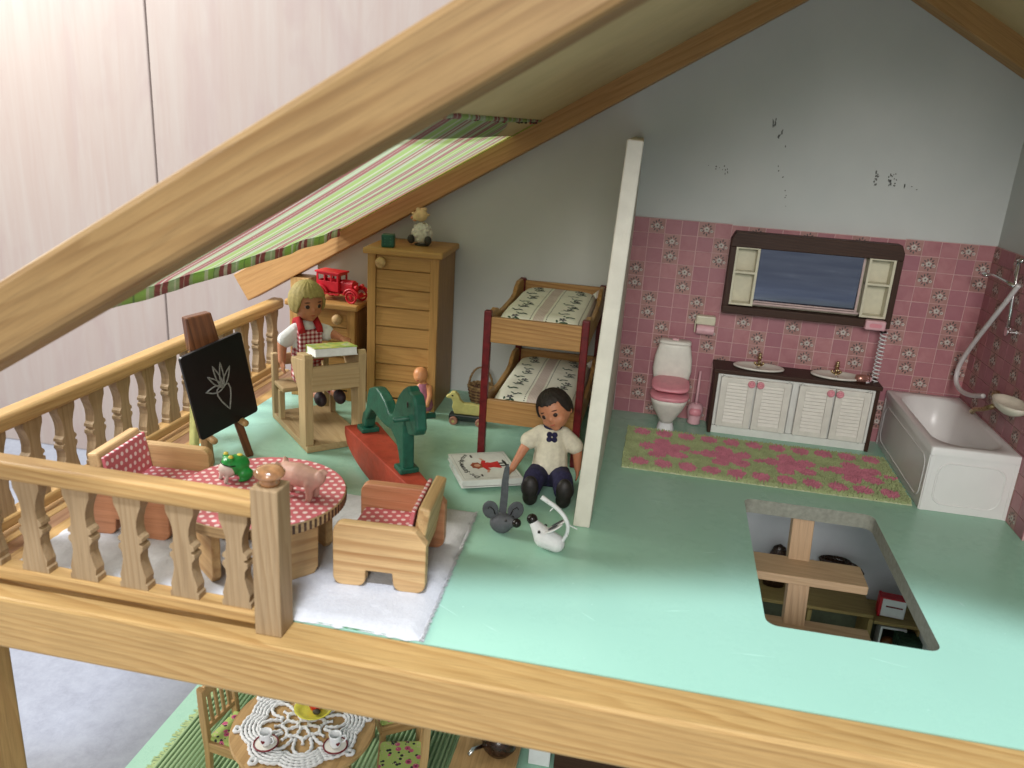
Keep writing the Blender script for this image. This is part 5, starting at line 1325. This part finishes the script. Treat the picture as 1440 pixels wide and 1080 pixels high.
def basket():
    t = thing('wicker_basket', 'small wicker basket with hoop handle against the wall beside the bed', 'basket', (4.7, 33.8, 0), radians(10))
    f = MB(); g2 = MB(); prof = lambda z: .68 + .33 * (z / 1.25) ** .7
    for k in range(9):
        z = .1 + k * .145; n = 60
        f.tube([((prof(z) + .05 * cos(10 * a + pi * k)) * cos(a), (prof(z) + .05 * cos(10 * a + pi * k)) * sin(a), z) for a in [2 * pi * i / n for i in range(n)]], .082, 6, closed=True, m=k % 2)
    f.lathe([(0, .02), (.7, .02), (.7, .08), (0, .08)], 20)
    for k in range(20):
        a = 2 * pi * k / 20; f.tube([(prof(z) * cos(a), prof(z) * sin(a), z) for z in (.05, .5, .9, 1.3)], .05, 6)
    for s in range(2):
        f.tube([((1.03 + .06 * cos(9 * a + s * pi)) * cos(a), (1.03 + .06 * cos(9 * a + s * pi)) * sin(a), 1.42 + .07 * sin(9 * a + s * pi)) for a in [2 * pi * i / 72 for i in range(72)]], .08, 6, closed=True)
    f.build('woven_body', [M_WICK, M_WICK2], t, smooth=True)
    h = MB()
    for s in range(3):
        h.tube([(1.0 * cos(a) + .05 * sin(8 * a + s * 2.1), .06 * cos(8 * a + s * 2.1), 1.3 + 1.75 * sin(a)) for a in [pi * i / 40 for i in range(41)]], .06, 6)
    h.build('handle', M_WICK, t, smooth=True)
    r = MB()
    for k in range(34):
        a, b2 = R_.uniform(0, 2 * pi), R_.uniform(0, 2 * pi); q = R_.uniform(.3, .9)
        r.tube([(q * cos(a), q * sin(a), R_.uniform(.9, 1.2)), (R_.uniform(-.3, .3), R_.uniform(-.3, .3), R_.uniform(1.1, 1.45)), (q * cos(b2), q * sin(b2), R_.uniform(.9, 1.2))], .06, 5, m=R_.randint(0, 1))
    r.build('straw_filling', [M_WICK, M_WICK2], t, smooth=True)
basket()

# ------------------------------------------------------------------ staircase and lower storey
def stairs():
    t = thing('staircase', 'open beech staircase with one central stringer below the floor hatch', 'staircase', (31.2, 20, -22))
    Z = lambda z: z + 22
    board('stringer', 'beech', t, (-1.05, 1.95, Z(-2.6)), (1.4, .9, 4.0), axis='Z', rot=(radians(-14), 0, 0), bevel=.05)
    board('stringer', 'beech', t, (-1.2, -.9, Z(-6.2)), (1.35, .9, 4.2), axis='Z', rot=(radians(-14), 0, 0), bevel=.05)
    for i, (x, y, z) in enumerate(((-1.2, .15, -4.3), (-.6, -2.2, -7.6), (-.2, -4.6, -11.0), (-.2, -7.0, -14.6), (-.2, -9.4, -18.2))):
        board('tread', 'beech', t, (x, y, Z(z)), (8.4, 2.7, .6), axis='X', bevel=.06)
    for k, (y, z) in enumerate(((-3.3, -9.4), (-5.7, -13.0), (-8.2, -17.6))): board('stringer', 'beech', t, (-1.2, y, Z(z)), (1.35, 1.0, 5), axis='Z', bevel=.05)
stairs()
def shelf():
    t = thing('bookshelf', 'low brown shelf unit on the lower storey seen through the hatch', 'bookshelf', (36.9, 34.2, -22))
    k = 'shelf_wood'
    board('shelf_top', k, t, (-2.7, 0, 7.85), (10.2, 3.4, .3), bevel=.03); board('shelf_top', k, t, (4.5, 0, 7.4), (3.9, 3.4, .3), bevel=.03)
    for x in (-7.7, -2.6, 2.3): board('upright', k, t, (x, 0, 3.8), (.35, 3.4, 7.6), axis='Z', bevel=.03)
    board('upright', k, t, (6.2, 0, 3.6), (.3, 3.4, 7.2), axis='Z'); board('shelf_board', k, t, (-2.7, 0, 3.6), (9.7, 3.2, .3)); board('shelf_board', k, t, (4.2, 0, 3.5), (3.6, 3.2, .3))
    MB().box((-.7, 1.6, 3.8), (13.6, .15, 7.4)).build('back_panel', plain('shelf_back_green', (.12, .14, .09), .7), t)
shelf()
t = thing('toy_radio', 'small white and red box standing on the shelf under the hatch', 'box', (40.9, 33.6, -14.45), radians(-6))
MB().box((0, 0, .95), (2.0, .9, 1.7)).build('case', M_CERAM, t, bevel=.1); MB().box((-1.0, 0, 1.0), (.25, 1.05, 1.85)).build('red_side', M_RED, t, bevel=.05); MB().box((0.1, -.46, 1.1), (1.3, .04, .12)).build('red_stripe', M_MAROON, t)
MB().box((0, 0, 1.82), (1.9, .95, .1)).build('red_top', M_RED, t)
t = thing('white_box_frame', 'small white open box frame holding a brown ball on the shelf', 'box frame', (41.2, 33.4, -18.25))
f = MB()
for x in (-.95, .95): f.box((x, 0, 1.6), (.18, 1.2, 3.0))
for z in (.1, 3.1): f.box((0, 0, z), (2.05, 1.2, .2))
f.build('frame', M_CERAM, t, bevel=.03)
tag(MB().ell((0, 0, 0), (.65, .6, .75)).build('brown_ball', plain('copper_brown', (.20, .07, .02), .3, .3, coat=.3), None, (41.1, 33.3, -17.0), smooth=True), 'shiny copper brown ball inside the small white frame', 'ball')
for i in range(4):
    b = MB().box((0, 0, 0), (.42, 2.0, 2.9)).build('standing_book', M_GBOOK, None, (42.0 + i * .0 + .0, 33.6 + 0, -16.8), bevel=.05)
    b.location = (42.35 + i * .0, 32.9 - i * .46, -16.75); b.rotation_euler = (0, 0, pi / 2)
    tag(b, ['farthest', 'second farthest', 'second nearest', 'nearest'][i] + ' of the dark green books standing in a row on the shelf', 'book', 'dark green books on the lower shelf')
t = thing('brown_pot', 'dark brown glazed bowl with a rim, against the lower back wall', 'bowl', (36.1, 35.1, -12.6))
t.scale = (.72, .72, .72)
MB().lathe([(.7, 0), (1.3, .9), (1.7, 2.2), (1.85, 2.6), (1.7, 2.7), (1.5, 2.2), (1.0, 1.2), (0, 1.0)], 24, sy=.45).build('bowl_body', M_DKBROWN, t, smooth=True)
MB().tube([(1.6, 0, 2.4), (2.3, -.1, 2.2), (2.9, -.1, 1.7), (3.4, -.1, 1.2)], [.25, .22, .3, .2], 8).build('tail_handle', M_DKBROWN, t, smooth=True)
t = thing('brown_cone_ornament', 'dark brown pointed ornament beside the stair stringer', 'ornament', (31.5, 35.1, -14.3))
MB().lathe([(.9, 0), (1.0, 1.6), (.85, 3.0), (.5, 4.0), (0, 4.3)], 20, sy=.6).build('ornament_body', M_DKBROWN, t, smooth=True)

# dining corner under the beam
def ribbed_rug():
    t = thing('ribbed_rug', 'green ribbed rug under the dining table on the lower storey', 'rug', (-1.2, 14.6, -22))
    m = rug_green_mat(); MB().box((0, 0, .06), (22.3, 22, .12)).build('backing', m, t)
    mb = MB()
    for i in range(64): mb.tube([(-11.0 + i * .349, -11 + .03 * sin(i), .13), (-11.0 + i * .349 + .03 * sin(i * 3), 11, .13)], .15, 6)
    o = mb.build('rib', m, t, smooth=True); o['kind'] = 'stuff'
    fr_ = MB()
    for i in range(500): y = R_.uniform(-11, 11); fr_.tube([(-11.1, y, .1), (-11.1 - R_.uniform(.2, .7), y + R_.uniform(-.2, .2), .04)], .035, 4)
    o = fr_.build('fringe', plain('fringe_green', (.40, .50, .25), .9), t); o['kind'] = 'stuff'
ribbed_rug()
TC = (-1.05, 10.6, -21.85)
def dtable():
    t = thing('dining_table', 'round wooden dining table under a white crocheted doily', 'table', TC)
    H = 5.9; r = 4.75
    MB().lathe([(0, -.35), (r - .08, -.35), (r, -.2), (r - .06, 0), (0, 0)], 64).build('tabletop', wood('dining_wood', 'Y'), t, (0, 0, H))
    for k in range(4): a = pi / 4 + k * pi / 2; board('leg', 'dining_wood', t, (3 * cos(a), 3 * sin(a), 2.75), (.6, .6, 5.5), bevel=.08)
    return TC[2] + H
TT = dtable()
def doily():
    mb = MB()
    def rope(pts, r, closed=False):
        P = [Vector(p) for p in pts]; Q = []
        n = len(P)
        for i in range(n if closed else n - 1):
            a, b = P[i], P[(i + 1) % n]; k = max(1, int((b - a).length / .11))
            for q in range(k): Q.append(a.lerp(b, q / k))
        if not closed: Q.append(P[-1])
        mb.tube(Q, [r * (1.0 + .3 * sin(i * 2.1)) for i in range(len(Q))], 6, closed=closed)
    def circ(cx, cy, rr, r, n=28): rope([(cx + rr * cos(2 * pi * i / n), cy + rr * sin(2 * pi * i / n), .1) for i in range(n)], r, True)
    circ(0, 0, .35, .11, 12)
    for k in range(8):
        a = 2 * pi * k / 8
        rope([(.35 * cos(a), .35 * sin(a), .1), (1.15 * cos(a), 1.15 * sin(a), .1)], .12)
        rope([(1.15 * cos(a), 1.15 * sin(a), .1), (1.45 * cos(a + .39), 1.45 * sin(a + .39), .12), (1.15 * cos(a + .785), 1.15 * sin(a + .785), .1)], .12)
        # open petals
        pts = []
        for i in range(15):
            u = -1 + 2 * i / 14; rr = 1.45 + 1.35 * (1 - u * u) ** .5; aa = a + .39 + u * .33; pts.append((rr * cos(aa), rr * sin(aa), .11))
        rope(pts, .12)
        rope([(1.45 * cos(a + .39), 1.45 * sin(a + .39), .1), (1.9 * cos(a + .39), 1.9 * sin(a + .39), .1)], .1)
        for q, rr0 in enumerate((2.95, 3.2, 3.45, 3.7, 3.95)):
            pts = []
            for i in range(13):
                u = -1 + 2 * i / 12; rr = rr0 - .35 * abs(u) ** 2.2 * (1 + .0 * q); aa = a + .39 + u * .393; pts.append((rr * cos(aa), rr * sin(aa), .11))
            rope(pts, .115)
        aa = a + .39
        circ(4.2 * cos(aa), 4.2 * sin(aa), .22, .13, 10)
    o = mb.build('doily', M_COTTON, None, (TC[0], TC[1], TT), smooth=True)
    tag(o, 'white crocheted lace doily spread on the round dining table', 'doily')
doily()
t = thing('fruit_plate', 'yellow plate with a red strawberry in the middle of the doily', 'plate', (-.85, 11.75, TT + .2))
MB().lathe([(0, 0), (.7, 0), (1.0, .12), (1.32, .42), (1.27, .46), (.95, .2), (.6, .1), (0, .1)], 32).build('plate', M_YPLATE, t, smooth=True)
s_ = MB().lathe([(0, -.7), (.2, -.55), (.36, -.2), (.42, .1), (.3, .35), (0, .4)], 18).build('strawberry', plain('strawberry_red', (.55, .03, .015), .3, .25, 3), t, (.1, .1, .5), (radians(100), 0, radians(-30)), smooth=True)
MB().ell((.35, -.35, .35), (.28, .22, .18)).build('stalk', plain('dark_leaf', (.05, .04, .02), .6), t, smooth=True)
def cup(label, loc, rz):
    t = thing('coffee_cup', label, 'cup', loc, rz, 'cups on the dining table')
    s_ = MB().lathe([(0, 0), (.45, 0), (.75, .12), (.72, .15), (.45, .06), (0, .06)], 28).build('saucer', M_CREAM, t, smooth=True)
    MB().tube([(.75 * cos(a), .75 * sin(a), .14) for a in [2 * pi * i / 32 for i in range(32)]], .055, 6, closed=True).build('rim', M_MAROON, s_, smooth=True)
    c = MB().lathe([(0, .08), (.28, .08), (.36, .2), (.42, .5), (.38, .85), (.42, 1.0), (.36, 1.0), (.32, .85), (.34, .4), (0, .25)], 24).build('cup', M_CERAM, t, smooth=True)
    MB().tube([(.38, 0, .8), (.62, 0, .85), (.7, 0, .6), (.58, 0, .38), (.36, 0, .32)], .06, 8).build('handle', M_CERAM, c, smooth=True)
    h = [(0, -.14), (.13, .02), (.12, .1), (.06, .13), (0, .08), (-.06, .13), (-.12, .1), (-.13, .02)]
    MB().prism(h, -.43, -.405, 'XZ').build('heart', M_MAROON, t, (0, 0, .5), (0, 0, radians(20)))
    return t
cup('white toy cup on maroon rimmed saucer, left of the yellow plate', (-2.5, 8.15, TT + .2), radians(-20))
cup('white toy cup on maroon rimmed saucer, right of the yellow plate', (1.8, 9.1, TT + .2), radians(25))
def seat_mat():
    m, nt, b = mat_new('green_rose_cloth'); v = objco(nt, rand=False)
    def spots(sc, loc, thr, soft=.02):
        mp = N(nt, 'ShaderNodeMapping'); mp.inputs['Location'].default_value = loc; lk(nt, v, mp.inputs['Vector'])
        vo = N(nt, 'ShaderNodeTexVoronoi'); lk(nt, mp.outputs[0], vo.inputs['Vector']); vo.inputs['Scale'].default_value = sc
        return mth(nt, 'LESS_THAN', vo.outputs['Distance'], thr)
    c = mix(nt, spots(2.6, (3, 1, 0), .30), (.34, .44, .12), (.015, .02, .02))
    c = mix(nt, spots(1.35, (0, 0, 0), .30), c, (.45, .08, .16)); c = mix(nt, spots(1.35, (0, 0, 0), .15), c, (.16, .02, .06)); c = mix(nt, spots(5, (0, 4, 0), .18), c, (.6, .3, .35))
    lk(nt, c, b.inputs['Base Color']); b.inputs['Roughness'].default_value = .85; return m
SEATM = seat_mat()
def dchair(label, x, y, rz):
    t = thing('dining_chair', label, 'chair', (x, y, -21.85), rz, 'dining chairs on the lower storey'); k = 'dining_wood'
    for s in (-1, 1):
        MB().prism([(-1.55, 0), (-1.2, 0), (-1.15, 2.8), (-1.35, 5.2), (-1.5, 7.4), (-1.95, 7.6), (-1.85, 5.0), (-1.6, 2.8)], -.2, .2, 'XZ').build('back_post', wood(k, 'Z'), t, (0, s * 1.55, 0), bevel=.05)
        board('leg', k, t, (1.35, s * 1.5, 1.45), (.42, .42, 2.9), bevel=.05)
        board('side_rail', k, t, (0, s * 1.55, 3.05), (2.9, .35, .75), bevel=.05)
    board('front_rail', k, t, (1.4, 0, 3.05), (.35, 3.2, .75), bevel=.05)
    board('top_rail', k, t, (-1.65, 0, 7.2), (.3, 2.8, .8), rot=(0, radians(-6), 0), bevel=.06); board('lower_rail', k, t, (-1.45, 0, 4.4), (.25, 2.8, .4), bevel=.04)
    for q in (-.9, -.3, .3, .9): board('back_slat', k, t, (-1.55, q, 5.7), (.16, .26, 2.6), rot=(0, radians(-6), 0), bevel=.03)
    MB().box((0, 0, 0), (2.9, 3.0, .3)).build('seat_cushion', SEATM, t, (0, 0, 3.5), bevel=.12)
    return t
dchair('dining chair with rose patterned green seat standing left of the dining table', -6.3, 11.5, radians(-8))
dchair('dining chair with rose patterned green seat at the right edge of the dining table', 5.3, 11.9, radians(196))
dchair('dining chair mostly hidden behind the table, only its seat edge showing', 3.3, 16.6, radians(215))
t = thing('lower_cabinet', 'brown wooden cabinet top at the bottom edge of the picture', 'cabinet', (10.4, 17.3, -21.95))
board('cabinet_top', 'dining_wood', t, (0, 0, 1.2), (4.6, 7.0, .4), axis='Y'); board('cabinet_body', 'dining_wood', t, (0, 0, .5), (4.3, 6.6, 1.0), axis='X')
t2 = thing('coffee_pot', 'dark brown toy pot with silver handle on the low cabinet', 'pot', (11.2, 16.8, -20.55))
MB().lathe([(0, 0), (.9, 0), (1.25, .5), (1.3, 1.1), (1.0, 1.7), (.7, 1.8), (0, 1.8)], 24).build('pot_body', M_DKBROWN, t2, smooth=True)
MB().tube([(-1.2, -.4, .4), (-1.7, -1.2, .7), (-1.9, -1.6, .5)], .16, 8).build('pot_handle', M_CHROME, t2, smooth=True)
tag(slab('white_post', M_CERAM, 13.3, 14.9, 17.6, 19.2, -22, -12, .05, kind=None), 'white upright block beside the brown cabinet under the beam', 'post')
tag(slab('dark_cabinet', wood('walnut', 'X'), 15.2, 24, 17.6, 22.0, -22, -15, .05, kind=None), 'dark brown cabinet at the bottom edge, right of the white block', 'cabinet')
